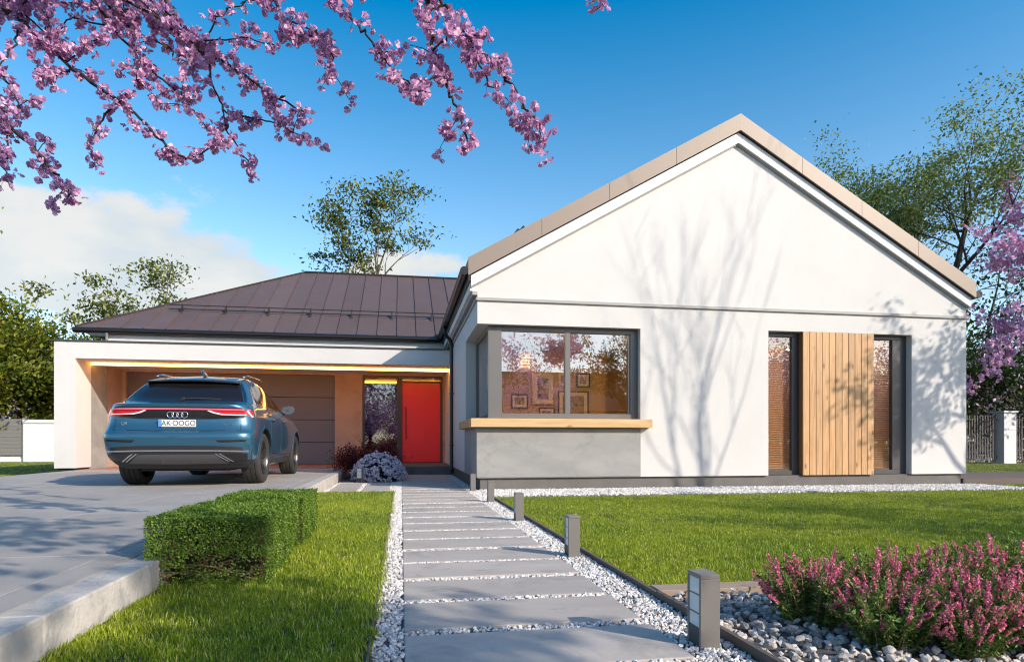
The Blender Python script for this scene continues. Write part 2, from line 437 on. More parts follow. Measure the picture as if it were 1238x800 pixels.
# ------------------------------------------------------------------ mesh helpers
class MB:
    def __init__(s):
        s.v = []
        s.f = []

    def add(s, vs, fs):
        b = len(s.v)
        s.v.extend([tuple(q) for q in vs])
        s.f.extend([tuple(b + i for i in f) for f in fs])
        return s

    def box(s, x0, x1, y0, y1, z0, z1):
        x0, x1 = min(x0, x1), max(x0, x1)
        y0, y1 = min(y0, y1), max(y0, y1)
        z0, z1 = min(z0, z1), max(z0, z1)
        return s.add([(x0, y0, z0), (x1, y0, z0), (x1, y1, z0), (x0, y1, z0), (x0, y0, z1), (x1, y0, z1), (x1, y1, z1), (x0, y1, z1)],
                     [(0, 3, 2, 1), (4, 5, 6, 7), (0, 1, 5, 4), (1, 2, 6, 5), (2, 3, 7, 6), (3, 0, 4, 7)])

    def prism(s, poly, d):
        """poly: list of 3D points (planar), d: extrusion vector"""
        n = len(poly)
        d = Vector(d)
        vs = [Vector(p) for p in poly] + [Vector(p) + d for p in poly]
        fs = [tuple(range(n))[::-1], tuple(range(n, 2 * n))] + [(i, (i + 1) % n, n + (i + 1) % n, n + i) for i in range(n)]
        return s.add(vs, fs)

    def tube(s, pts, rad, n=8, cap=True):
        pts = [Vector(p) for p in pts]
        if isinstance(rad, (int, float)):
            rad = [rad] * len(pts)
        prev = None
        rings = []
        for i, p in enumerate(pts):
            t = (pts[min(i + 1, len(pts) - 1)] - pts[max(i - 1, 0)])
            if t.length < 1e-9:
                t = Vector((0, 0, 1))
            t.normalize()
            if prev is None:
                a = t.cross(Vector((0, 0, 1)))
                if a.length < 1e-3:
                    a = t.cross(Vector((1, 0, 0)))
            else:
                a = prev - t * prev.dot(t)
                if a.length < 1e-6:
                    a = t.orthogonal()
            a.normalize()
            prev = a
            b = t.cross(a)
            rings.append([p + (a * math.cos(2 * math.pi * k / n) + b * math.sin(2 * math.pi * k / n)) * rad[i] for k in range(n)])
        vs = [q for r in rings for q in r]
        fs = []
        for i in range(len(rings) - 1):
            for k in range(n):
                fs.append((i * n + k, i * n + (k + 1) % n, (i + 1) * n + (k + 1) % n, (i + 1) * n + k))
        if cap:
            fs.append(tuple(range(n))[::-1])
            fs.append(tuple((len(rings) - 1) * n + k for k in range(n)))
        return s.add(vs, fs)

    def lathe(s, prof, axis='x', c=(0, 0, 0), n=40):
        """prof: list of (offset along axis, radius)"""
        vs = []
        for (a, r) in prof:
            for k in range(n):
                t = 2 * math.pi * k / n
                if axis == 'x':
                    vs.append((c[0] + a, c[1] + r * math.cos(t), c[2] + r * math.sin(t)))
                else:
                    vs.append((c[0] + r * math.cos(t), c[1] + r * math.sin(t), c[2] + a))
        fs = []
        for i in range(len(prof) - 1):
            for k in range(n):
                fs.append((i * n + k, i * n + (k + 1) % n, (i + 1) * n + (k + 1) % n, (i + 1) * n + k))
        return s.add(vs, fs)

    def build(s, name, m, parent=None, smooth=False, bevel=0.0, seg=1, angle=None):
        me = bpy.data.meshes.new(name)
        me.from_pydata([tuple(q) for q in s.v], [], s.f)
        bm = bmesh.new()
        bm.from_mesh(me)
        bmesh.ops.recalc_face_normals(bm, faces=bm.faces)
        if bevel:
            bmesh.ops.bevel(bm, geom=[e for e in bm.edges if len(e.link_faces) == 2 and e.calc_face_angle(0) > 0.3], offset=bevel, segments=seg, affect='EDGES', profile=0.5)
        if smooth:
            for f in bm.faces:
                f.smooth = True
        bm.to_mesh(me)
        bm.free()
        if smooth and angle:
            me.set_sharp_from_angle(angle=angle)
        return link(name, me, m, parent)


def link(name, me, m, parent=None):
    if m is not None and not me.materials:
        me.materials.append(m)
    o = bpy.data.objects.new(name, me)
    COL.objects.link(o)
    if parent is None:
        co = np.empty(len(me.vertices) * 3, np.float32)
        me.vertices.foreach_get('co', co)
        co = co.reshape(-1, 3)
        lo, hi = co.min(0), co.max(0)
        c = np.array([(lo[0] + hi[0]) / 2, (lo[1] + hi[1]) / 2, lo[2]], np.float32)
        co -= c
        me.vertices.foreach_set('co', co.ravel())
        me.update()
        o.location = [float(q) for q in c]
    else:
        o.parent = parent
        if parent.parent is None and parent.type == 'EMPTY' and parent.get('_world'):
            o.matrix_parent_inverse = Matrix.Translation(parent.location).inverted()
    return o


def np_mesh(name, V, F):
    """V (n,3), F (m,k) with constant k"""
    V = np.ascontiguousarray(V, np.float32)
    F = np.ascontiguousarray(F, np.int32)
    me = bpy.data.meshes.new(name)
    k = F.shape[1]
    me.vertices.add(len(V))
    me.vertices.foreach_set('co', V.ravel())
    me.loops.add(F.size)
    me.loops.foreach_set('vertex_index', F.ravel())
    me.polygons.add(len(F))
    me.polygons.foreach_set('loop_start', np.arange(0, F.size, k, dtype=np.int32))
    me.update(calc_edges=True)
    return me


def thing(name, label, cat, loc=(0, 0, 0), group=None, world=True, rz=0.0):
    o = bpy.data.objects.new(name, None)
    COL.objects.link(o)
    o.empty_display_size = 0.2
    o.location = loc
    o.rotation_euler = (0, 0, rz)
    o['label'] = label
    o['category'] = cat
    if group:
        o['group'] = group
    if world:
        o['_world'] = 1
    return o


def tag(o, label=None, cat=None, group=None, kind=None):
    for k, v in (('label', label), ('category', cat), ('group', group), ('kind', kind)):
        if v:
            o[k] = v
    return o


def copy_tree(o, parent=None):
    c = o.copy()
    COL.objects.link(c)
    if parent is not None:
        c.parent = parent
    for ch in list(o.children):
        copy_tree(ch, c)
    return c


def holes_wall(xs, zs, holes, y0, y1, axis='y'):
    """solid slab in the xz (axis y) or yz (axis x) plane with rectangular holes; one closed mesh"""
    X = sorted(set(xs + [q for h in holes for q in h[:2] if xs[0] < q < xs[-1]]))
    Z = sorted(set(zs + [q for h in holes for q in h[2:] if zs[0] < q < zs[-1]]))
    nx, nz = len(X) - 1, len(Z) - 1

    def solid(i, j):
        if i < 0 or j < 0 or i >= nx or j >= nz:
            return False
        cx, cz = (X[i] + X[i + 1]) / 2, (Z[j] + Z[j + 1]) / 2
        return not any(h[0] < cx < h[1] and h[2] < cz < h[3] for h in holes)
    mb = MB()
    P = (lambda a, b, d: (a, d, b)) if axis == 'y' else (lambda a, b, d: (d, a, b))
    idx = {}

    def vert(i, j, s):
        k = (i, j, s)
        if k not in idx:
            idx[k] = len(mb.v)
            mb.v.append(P(X[i], Z[j], y0 if s == 0 else y1))
        return idx[k]
    for i in range(nx):
        for j in range(nz):
            if not solid(i, j):
                continue
            for s in (0, 1):
                mb.f.append((vert(i, j, s), vert(i + 1, j, s), vert(i + 1, j + 1, s), vert(i, j + 1, s)))
            for (di, dj, a, b) in ((-1, 0, (i, j), (i, j + 1)), (1, 0, (i + 1, j), (i + 1, j + 1)), (0, -1, (i, j), (i + 1, j)), (0, 1, (i, j + 1), (i + 1, j + 1))):
                if not solid(i + di, j + dj):
                    mb.f.append((vert(*a, 0), vert(*b, 0), vert(*b, 1), vert(*a, 1)))
    return mb


# ------------------------------------------------------------------ foliage helpers
def unit(a):
    return a / np.maximum(np.linalg.norm(a, axis=1, keepdims=True), 1e-9)


def leaves_np(rng, pos, size, up=0.4, aspect=0.5, fold=0.25, direc=None, jit=0.35, norm=None):
    """one rhombic folded leaf (two triangles over four vertices) at every point"""
    n = len(pos)
    d = rng.normal(size=(n, 3))
    if direc is not None:
        d = d * 0.6 + direc
    d = unit(d)
    nn = rng.normal(size=(n, 3)) * (1 - up) + np.array([0, 0, 1.0]) * up * 2
    if norm is not None:
        nn = norm + rng.normal(size=(n, 3)) * 0.45
    sd = unit(np.cross(d, nn))
    nn = np.cross(sd, d)
    s = (size * (1 + jit * rng.uniform(-1, 1, n)))[:, None]
    a = pos
    tip = pos + d * s
    l = pos + d * s * 0.5 + sd * s * aspect * 0.5 + nn * s * fold * 0.4
    r = pos + d * s * 0.5 - sd * s * aspect * 0.5 + nn * s * fold * 0.4
    V = np.stack([a, l, tip, r], 1).reshape(-1, 3)
    F = np.arange(4 * n).reshape(-1, 4)
    return V, F


def flowers_np(rng, pos, size, petals=7, direc=None):
    """ruffled blossoms: petals of four vertices radiating from each point"""
    n = len(pos)
    ax = rng.normal(size=(n, 3)) + (0 if direc is None else direc)
    ax = unit(ax)
    t = unit(np.cross(ax, rng.normal(size=(n, 3))))
    b = np.cross(ax, t)
    Vs = []
    s = (size * rng.uniform(0.7, 1.25, n))[:, None]
    for k in range(petals):
        an = 2 * math.pi * k / petals * (1 if k < petals else 1) + rng.uniform(-0.3, 0.3, n)
        el = rng.uniform(0.05, 1.0, n)
        c, sn = np.cos(an)[:, None], np.sin(an)[:, None]
        out = t * c + b * sn
        sd = -t * sn + b * c
        d = out * np.cos(el)[:, None] + ax * np.sin(el)[:, None]
        wv = rng.uniform(0.35, 0.55, (n, 1))
        l = pos + d * s * 0.72 + sd * s * wv + ax * s * rng.uniform(-0.1, 0.25, (n, 1))
        r = pos + d * s * 0.72 - sd * s * wv + ax * s * rng.uniform(-0.1, 0.25, (n, 1))
        tip = pos + d * s * 1.05
        Vs.append(np.stack([pos, l, tip, r], 1))
    V = np.stack(Vs, 1).reshape(-1, 3)
    F = np.arange(len(V)).reshape(-1, 4)
    return V, F


def grow(rnd, p, d, length, rad, level, maxlev, out, spread=0.7, up=0.15, wander=0.18, kids=(3, 5), shrink=0.62, first=0.3, taper=0.35):
    n = max(3, int(5 - level * 0.5))
    pts, rs = [Vector(p)], [rad]
    d = Vector(d).normalized()
    for i in range(n):
        d = (d + Vector((rnd.gauss(0, wander), rnd.gauss(0, wander), rnd.gauss(0, wander) + up * 0.3))).normalized()
        pts.append(pts[-1] + d * (length / n))
        rs.append(rad * (1 - (1 - taper) * (i + 1) / n))
    out.append((pts, rs, level))
    if level >= maxlev:
        return
    for k in range(rnd.randint(*kids)):
        f = first + (1 - first) * (k + rnd.random()) / kids[1]
        f = min(f, 0.98)
        i = min(int(f * n), n - 1)
        q = pts[i].lerp(pts[i + 1], f * n - i)
        a = Vector((rnd.gauss(0, 1), rnd.gauss(0, 1), rnd.gauss(0, 0.6)))
        nd = (d * (1 - spread) + a.normalized() * spread + Vector((0, 0, up))).normalized()
        grow(rnd, q, nd, length * shrink * rnd.uniform(0.75, 1.2), max(rs[i] * 0.6, 0.006), level + 1, maxlev, out, spread, up, wander, kids, shrink, 0.2, taper)
    grow(rnd, pts[-1], d, length * shrink, rs[-1] * 0.95, level + 1, maxlev, out, spread, up, wander, kids, shrink, 0.2, taper)


def wood_mesh(br, sides=(8, 6, 5, 4, 3)):
    mb = MB()
    for pts, rs, lv in br:
        mb.tube(pts, rs, sides[min(lv, len(sides) - 1)], cap=False)
    return mb


def sample_tips(rng, br, lev, n, spread):
    segs = [(pts[i], pts[i + 1]) for pts, rs, lv in br if lv >= lev for i in range(len(pts) - 1)]
    A = np.array([s[0] for s in segs])
    B = np.array([s[1] for s in segs])
    i = rng.integers(0, len(segs), n)
    t = rng.random((n, 1))
    return A[i] * (1 - t) + B[i] * t + rng.normal(size=(n, 3)) * spread


def tree(name, label, loc, seed, height, r0, leafm, nleaf, leaf, barkm=None, maxlev=4, spread=0.6, up=0.2, trunk=0.35, kids=(3, 4),
         shrink=0.66, clump=0.12, group=None, cat='tree', lean=(0, 0), upl=0.4, aspect=0.5, flower=False, crown='crown', rz=0.0, wander=0.12, nlimb=None, firstlev=None, stems=1, pads=None):
    rnd = random.Random(seed)
    rng = np.random.default_rng(seed)
    br = []
    for s_ in range(stems):
        th = height * trunk
        d = Vector((lean[0] + (rnd.gauss(0, .25) if stems > 1 else 0), lean[1] + (rnd.gauss(0, .25) if stems > 1 else 0), 1)).normalized()
        pts = [Vector((0, 0, -0.1))]
        for i in range(4):
            d = (d + Vector((rnd.gauss(0, 0.04), rnd.gauss(0, 0.04), 0.03))).normalized()
            pts.append(pts[-1] + d * (th / 4))
        br.append((pts, [r0 * 1.25, r0, r0 * 0.92, r0 * 0.85, r0 * 0.8], 0))
        nl = nlimb or rnd.randint(3, 5)
        for k in range(nl):
            a = 2 * math.pi * (k + rnd.random() * 0.7) / nl
            f = rnd.uniform(0.65, 1.0) if k else 1.0
            q = pts[-2].lerp(pts[-1], f)
            nd = Vector((math.cos(a) * spread, math.sin(a) * spread, 0.75 + up)) if k else Vector((0.05, 0.05, 1)) + d
            grow(rnd, q, nd, height * (1 - trunk) * (0.42 if k else 0.5), r0 * (0.5 if k else 0.7), 1, maxlev, br, spread, up, wander, kids, shrink)
    t = thing(name, label, cat, loc, group, world=False, rz=rz)
    wood_mesh(br).build('trunk', barkm or M['bark'], t, smooth=True)
    if nleaf:
        if pads:
            tips = np.array([tuple(b_[0][-1]) for b_ in br if b_[2] >= maxlev - (1 if pads[2] else 0)])
            tips = tips[rng.random(len(tips)) < pads[3]]
            i_ = rng.integers(0, len(tips), nleaf)
            sz = rng.uniform(.6, 1.3, len(tips))[i_][:, None]
            pos = tips[i_] + rng.normal(size=(nleaf, 3)) * np.array([pads[0], pads[0], pads[1]]) * sz
        else:
            pos = sample_tips(rng, br, firstlev or maxlev - 1, nleaf, clump)
        V, F = flowers_np(rng, pos, leaf, 5) if flower else leaves_np(rng, pos, leaf, upl, aspect)
        link(crown, np_mesh(crown, V, F), leafm, t)
    return t


def scatter(name, region, variants, seed, smin, smax, tilt=0.0, material=None, attr_density=None):
    """object whose mesh is the region; a geometry node tree fills it with instances"""
    ng = bpy.data.node_groups.new(name, 'GeometryNodeTree')
    ng.interface.new_socket('Geometry', in_out='INPUT', socket_type='NodeSocketGeometry')
    ng.interface.new_socket('Geometry', in_out='OUTPUT', socket_type='NodeSocketGeometry')
    gi = ng.nodes.new('NodeGroupInput')
    go = ng.nodes.new('NodeGroupOutput')
    dp = ng.nodes.new('GeometryNodeDistributePointsOnFaces')
    dp.inputs['Seed'].default_value = seed
    na = ng.nodes.new('GeometryNodeInputNamedAttribute')
    na.inputs['Name'].default_value = 'dens'
    ng.links.new(na.outputs[0], dp.inputs['Density'])
    ng.links.new(gi.outputs[0], dp.inputs['Mesh'])
    jn = ng.nodes.new('GeometryNodeJoinGeometry')
    for v in variants:
        ob = ng.nodes.new('GeometryNodeObjectInfo')
        ob.inputs['Object'].default_value = v
        ob.inputs['As Instance'].default_value = True
        ng.links.new(ob.outputs['Geometry'], jn.inputs[0])
    ip = ng.nodes.new('GeometryNodeInstanceOnPoints')
    ip.inputs['Pick Instance'].default_value = True
    ng.links.new(dp.outputs['Points'], ip.inputs['Points'])
    ng.links.new(jn.outputs[0], ip.inputs['Instance'])
    ri = ng.nodes.new('FunctionNodeRandomValue')
    ri.data_type = 'INT'
    ri.inputs[4].default_value = 0
    ri.inputs[5].default_value = len(variants) - 1
    ri.inputs['Seed'].default_value = seed + 5
    ng.links.new(ri.outputs[2], ip.inputs['Instance Index'])
    rr = ng.nodes.new('FunctionNodeRandomValue')
    rr.data_type = 'FLOAT_VECTOR'
    rr.inputs[0].default_value = (-tilt, -tilt, 0)
    rr.inputs[1].default_value = (tilt, tilt, 6.283)
    rr.inputs['Seed'].default_value = seed + 7
    ng.links.new(rr.outputs[0], ip.inputs['Rotation'])
    rs = ng.nodes.new('FunctionNodeRandomValue')
    rs.data_type = 'FLOAT'
    rs.inputs[2].default_value = smin
    rs.inputs[3].default_value = smax
    rs.inputs['Seed'].default_value = seed + 9
    ng.links.new(rs.outputs[1], ip.inputs['Scale'])
    ng.links.new(ip.outputs[0], go.inputs[0])
    md = region.modifiers.new('scatter', 'NODES')
    md.node_group = ng
    return region


def region_mesh(name, rects, dens, parent=None, step=0.5):
    """flat grid rectangles (x0,x1,y0,y1,z) with a per-vertex 'dens' attribute from dens(x,y)"""
    V, F = [], []
    for (x0, x1, y0, y1, z) in rects:
        nx, ny = max(1, int(math.ceil((x1 - x0) / step))), max(1, int(math.ceil((y1 - y0) / step)))
        b = len(V)
        for j in range(ny + 1):
            for i in range(nx + 1):
                V.append((x0 + (x1 - x0) * i / nx, y0 + (y1 - y0) * j / ny, z))
        for j in range(ny):
            for i in range(nx):
                a = b + j * (nx + 1) + i
                F.append((a, a + 1, a + nx + 2, a + nx + 1))
    me = np_mesh(name, np.array(V), np.array(F))
    at = me.attributes.new('dens', 'FLOAT', 'POINT')
    at.data.foreach_set('value', np.array([dens(v[0], v[1]) for v in V], np.float32))
    o = bpy.data.objects.new(name, me)
    COL.objects.link(o)
    return o


def hidden_source(name, me, m):
    me.materials.append(m)
    return bpy.data.objects.new(name, me)        # never linked: only the scatter refers to it


# ================================================================== SITE
g = MB()
g.box(-500, 500, -500, 700, -0.6, -0.03)
tag(g.build('ground', M['soil']), kind='structure')
lw = MB()
lw.box(-1.214, -0.1195, -3.0, 9.92, -0.1, 0.018)
tag(lw.build('lawn', M['soil']), kind='structure')
rd = MB()
rd.box(-60, 60, -13, -7, -0.03, -0.022)
tag(rd.build('road', M['asphalt']), kind='structure')

DZ = 0.16
# driveway: base sheet with paving slabs, border stones and kerb stones as pieces
b = MB()
b.box(-7.05, -1.375, -6.9, 18.0, -0.03, DZ - 0.03)
drive = thing('driveway', 'x', 'x', (-4.2, 5, 0))
del drive['label'], drive['category']
drive['kind'] = 'structure'
b.build('drive_base', M['dark_line'], drive)
rnd = random.Random(3)
SL = 1.1
for j in range(-1, 17):
    for i in range(5):
        x0 = -7.05 + i * SL
        y0 = -0.65 + j * SL
        mb = MB()
        dz = rnd.uniform(-0.0012, 0.0012)
        mb.box(x0 + .004, x0 + SL - .004, y0 + .004, min(y0 + SL - .004, 18.0), DZ - 0.035, DZ + dz)
        mb.build('paving_slab', M['drive'], drive, bevel=0.001)
for j in range(-2, 16):
    y0 = -0.6 + j * 1.0
    mb = MB()
    mb.box(-1.546, -1.385, y0 + .002, y0 + .998, DZ - 0.035, DZ + rnd.uniform(-.001, .001))
    mb.build('border_stone', M['drive'], drive, bevel=0.001)
kerb = thing('kerb', 'x', 'x', (-1.29, 5, 0))
del kerb['label'], kerb['category']
kerb['kind'] = 'structure'
for j in range(-1, 16):
    y0 = -0.55 + j * 1.0
    mb = MB()
    mb.box(-1.372, -1.215, y0 + .002, y0 + .998, -0.12, DZ + 0.004 + rnd.uniform(-.001, .002))
    mb.build('kerb_stone', M['kerb'], kerb, bevel=0.008, seg=2)

# garden path: gravel base with stepping slabs
path = thing('garden_path', 'x', 'x', (0.5, 5, 0))
del path['label'], path['category']
path['kind'] = 'structure'
mb = MB()
mb.box(-0.115, 1.24, -3.5, 15.4, -0.03, -0.018)
mb.box(1.24, 10.6, 9.05, 10.4, -0.03, -0.018)
mb.box(-1.215, -0.115, 9.92, 12.62, -0.03, -0.018)
mb.build('gravel_base', M['gravel_base'], path)
gaps = []
for i in range(-8, 17):
    y1 = 2.56 + i * 0.5
    y0 = y1 - 0.425
    mb = MB()
    mb.box(0.012 + rnd.uniform(-.003, .003), 1.03 + rnd.uniform(-.006, .006), y0, y1, -0.05, rnd.uniform(-.002, .003))
    mb.build('slab', M['slab'], path, bevel=0.005, seg=2)
    if y1 > 1.9:
        gaps.append((0.012, 1.03, y1 + .004, y1 + .071, -0.007))
for i in range(5):
    y0 = 10.635 + i * 0.953
    mb = MB()
    mb.box(0.012, 1.03, y0, y0 + 0.945, -0.05, 0.0)
    mb.build('slab', M['slab'], path, bevel=0.005, seg=2)
for (x0, x1) in ((-1.13, -0.70), (-0.62, -0.2)):
    mb = MB()
    mb.box(x0, x1, 10.06, 12.45, -0.05, 0.0)
    mb.build('slab', M['slab'], path, bevel=0.005, seg=2)


def pebble_mesh(name, seed, n=12, flat=0.7):
    rg = np.random.default_rng(seed)
    p = unit(rg.normal(size=(n, 3))) * np.array([1, 0.75, flat]) * rg.uniform(0.8, 1.1, (n, 1))
    bm = bmesh.new()
    vs = [bm.verts.new(q) for q in p]
    r = bmesh.ops.convex_hull(bm, input=vs)
    bmesh.ops.delete(bm, geom=[v for v in bm.verts if not v.link_faces], context='VERTS')
    me = bpy.data.meshes.new(name)
    bm.to_mesh(me)
    bm.free()
    return me


peb = [hidden_source('pebble', pebble_mesh('pebble', 10 + k), M['pebble']) for k in range(4)]


def gd(x, y):
    r = math.hypot(x, y)
    return 4300 if r < 4 else (3800 if r < 7 else 2600 if r < 11 else 1400)


gr = region_mesh('white_gravel', [(-0.108, 0.008, 1.8, 15.3, -0.007), (1.034, 1.236, 1.7, 10.25, -0.007), (1.034, 1.2, 10.25, 15.3, -0.007),
                                  (-1.2, -0.115, 9.93, 10.05, -0.007), (-1.2, -0.115, 12.46, 12.6, -0.007),
                                  (-0.69, -0.63, 10.05, 12.46, -0.007), (-1.2, -1.14, 10.05, 12.46, -0.007), (-0.19, -0.115, 10.05, 12.46, -0.007)] + gaps, gd, step=0.4)
tag(scatter('white_gravel', gr, peb, 4, 0.0075, 0.0155, 0.9), kind='stuff')
g2 = region_mesh('white_gravel', [(1.24, 10.5, 9.06, 10.32, -0.007)], lambda x, y: 1500, step=0.4)
tag(scatter('white_gravel', g2, peb, 5, 0.015, 0.03, 0.9), kind='stuff')

# grass


def clump(name, seed, n, h, spread, wd):
    rg = np.random.default_rng(seed)
    V, F = [], []
    for k in range(n):
        a = rg.uniform(0, 6.283)
        p = np.array([rg.normal() * spread, rg.normal() * spread, -0.01])
        ln = h * rg.uniform(0.55, 1.15)
        lean = rg.uniform(0.1, 0.75)
        d = np.array([math.cos(a), math.sin(a), 0])
        sd = np.array([-math.sin(a), math.cos(a), 0]) * wd * rg.uniform(0.7, 1.2)
        m = p + np.array([0, 0, ln * 0.55]) + d * ln * lean * 0.25
        t = p + np.array([0, 0, ln * (1.02 - lean * 0.35)]) + d * ln * lean * 0.8
        b = len(V)
        V += [p - sd, p + sd, m + sd * 0.8, m - sd * 0.8, t + sd * 0.12, t - sd * 0.12]
        F += [(b, b + 1, b + 2, b + 3), (b + 3, b + 2, b + 4, b + 5)]
    return np_mesh(name, np.array(V), np.array(F))


gcl = [hidden_source('grass_clump', clump('grass_clump', 40 + k, 22, 0.035, 0.026, 0.0019), M['grass']) for k in range(4)]


def ld(x, y):
    r = math.hypot(x, y)
    if x > y * 1.25 + 1.0:
        return 0
    return 1350 if r < 4 else 1050 if r < 6 else 600 if r < 9 else 380 if r < 13 else 170 if r < 20 else 60


lawn = region_mesh('lawn_grass', [(-1.21, -0.118, 1.2, 9.92, 0.018), (1.264, 12.5, 3.14, 9.04, -0.03), (10.6, 13.6, 9.04, 12.2, -0.03), (10.6, 27, 12.6, 24, -0.03),
                                  (-24, -7.07, 8.5, 31, -0.03)], ld, step=0.5)
tag(scatter('lawn_grass', lawn, gcl, 11, 0.65, 1.15, 0.3), kind='stuff')

# edging strips
e = MB()
e.box(1.243, 1.263, 3.0, 9.05, -0.03, 0.022)
tag(e.build('metal_edging', M['edging']), 'thin dark edging strip between white gravel path and right lawn', 'edging')
e = MB()
e.box(1.243, 1.263, -2.0, 2.996, -0.03, 0.03)
tag(e.build('metal_edging', M['edging']), 'brown edging strip beside the stony flower bed at the nearest bollard', 'edging')
e = MB()
e.box(-0.119, -0.111, -2.0, 9.92, -0.03, 0.022)
tag(e.build('metal_edging', M['edging']), 'thin dark edging between left lawn and white gravel strip', 'edging')
te = thing('plank_edging', 'tan flat edging planks between the right lawn and the flower bed', 'edging', (3, 3.07, 0))
for k in range(6):
    mb = MB()
    mb.box(1.266 + k * 0.9, 1.266 + k * 0.9 + 0.895, 3.0, 3.13, -0.03, 0.028)
    mb.build('plank', M['edging_top'], te, bevel=0.003)

# flower bed with stones
bed = MB()
bed.box(1.264, 6.6, -2.0, 2.998, -0.03, -0.012)
bedo = tag(bed.build('flower_bed', M['bed_soil']), kind='structure')
sm = [pebble_mesh('stone', 60 + k, 16, 0.62) for k in range(6)]
for q in sm:
    q.materials.append(M['stone'])
rnd = random.Random(8)
bl = bedo.location
for k in range(300):
    o = bpy.data.objects.new('stone', sm[k % 6])
    COL.objects.link(o)
    o.parent = bedo
    x = 1.28 + rnd.random() ** 1.3 * 1.6
    y = rnd.uniform(1.7, 2.98)
    o.location = (x - bl.x, y - bl.y, 0.005 + rnd.uniform(0, 0.02) - bl.z)
    s = rnd.uniform(0.016, 0.028)
    o.scale = (s, s, s)
    o.rotation_euler = (rnd.uniform(-.5, .5), rnd.uniform(-.5, .5), rnd.uniform(0, 6.28))
stn = [hidden_source('bed_pebble', pebble_mesh('bed_pebble', 80 + k, 14, 0.65), M['stone']) for k in range(3)]
bg_ = region_mesh('bed_gravel', [(1.27, 3.4, 1.5, 2.99, -0.008)], lambda x, y: 700, step=0.4)
tag(scatter('bed_gravel', bg_, stn, 6, 0.014, 0.03, 0.6), kind='stuff')

# ================================================================== HOUSE
house = thing('house', 'white gabled bungalow with brown metal roof, carport and red front door', 'house', (5.7, 10.24, 0))
H = house


def part(mb, name, m, parent=None, **kw):
    return mb.build(name, m, parent or H, **kw)


def box(name, m, x0, x1, y0, y1, z0, z1, parent=None, bevel=0.0):
    return part(MB().box(x0, x1, y0, y1, z0, z1), name, m, parent, bevel=bevel)


# --- gabled wing
part(holes_wall([1.21, 10.32], [0.19, 3.06], [(1.21, 3.97, 1.13, 2.68), (6.32, 9.17, 0.19, 2.72)], 10.24, 10.54), 'front_wall', M['plaster'])
part(holes_wall([10.54, 24.0], [0.19, 3.42], [(10.54, 12.14, 1.13, 2.68)], 1.21, 1.51, axis='x'), 'side_wall', M['plaster'])
box('side_wall', M['plaster'], 10.02, 10.32, 10.54, 24.0, 0.19, 3.42)
box('rear_wall', M['plaster'], 1.51, 10.02, 23.7, 24.0, 0.19, 3.42)
RX, RZ, SLP = 5.72, 6.37, 0.575


def rz(x, off=0.0):
    return RZ - SLP * abs(x - RX) - off


part(MB().prism([(1.21, 10.24, 3.06), (10.32, 10.24, 3.06), (10.32, 10.24, rz(10.32, .3)), (RX, 10.24, rz(RX, .3)), (1.21, 10.24, rz(1.21, .3))], (0, 0.3, 0)), 'gable', M['plaster'])
box('plinth', M['grey_render'], 1.262, 10.25, 10.29, 18.2, -0.2, 0.186)
box('string_course', M['string'], 1.19, 10.335, 10.205, 10.24, 3.05, 3.095)
box('string_course', M['string'], 1.18, 1.21, 10.24, 15.54, 3.05, 3.095)
box('concrete_panel', M['concrete'], 1.196, 3.97, 10.226, 10.24, 0.2, 1.0, bevel=0.002)
box('concrete_panel', M['concrete'], 1.196, 1.21, 10.2405, 12.22, 0.2, 1.0, bevel=0.002)
box('ledge', M['ledge'], 1.09, 4.13, 10.10, 10.365, 1.012, 1.15, bevel=0.004)
box('ledge', M['ledge_y'], 1.09, 1.40, 10.366, 12.22, 1.012, 1.15, bevel=0.004)
# roof of the gabled wing
roof = MB()
roof.prism([(1.05, 10.12, rz(1.05)), (RX, 10.12, RZ), (10.39, 10.12, rz(10.39)), (10.39, 10.12, rz(10.39, .26)), (RX, 10.12, rz(RX, .26)), (1.05, 10.12, rz(1.05, .26))], (0, 14.2, 0))
roofo = part(roof, 'roof', M['roof_brown'])
sx = [1.045, 2.24, 3.38, 4.55, RX, 6.88, 8.04, 9.18, 10.395]
for a, c in zip(sx[:-1], sx[1:]):
    a2, c2 = a + 0.003, c - 0.003
    if a == RX:
        a2 = RX
    if c == RX:
        c2 = RX
    part(MB().prism([(a2, 10.095, rz(a2) + .012), (c2, 10.095, rz(c2) + .012), (c2, 10.095, rz(c2, .27)), (a2, 10.095, rz(a2, .27))], (0, 0.024, 0)), 'verge_panel', M['verge'], roofo)
for sgn, xe in ((-1, 1.10), (1, 10.35)):
    part(MB().prism([(xe, 10.16, rz(xe, .285)), (RX, 10.16, rz(RX, .285)), (RX, 10.16, rz(RX, .455)), (xe, 10.16, rz(xe, .455))], (0, 0.0795, 0)), 'verge_board', M['white'], roofo)
    part(MB().prism([(xe, 10.2, rz(xe, .456)), (RX, 10.2, rz(RX, .456)), (RX, 10.2, rz(RX, .475)), (xe, 10.2, rz(xe, .475))], (0, 0.0395, 0)), 'verge_bead', M['string'], roofo)
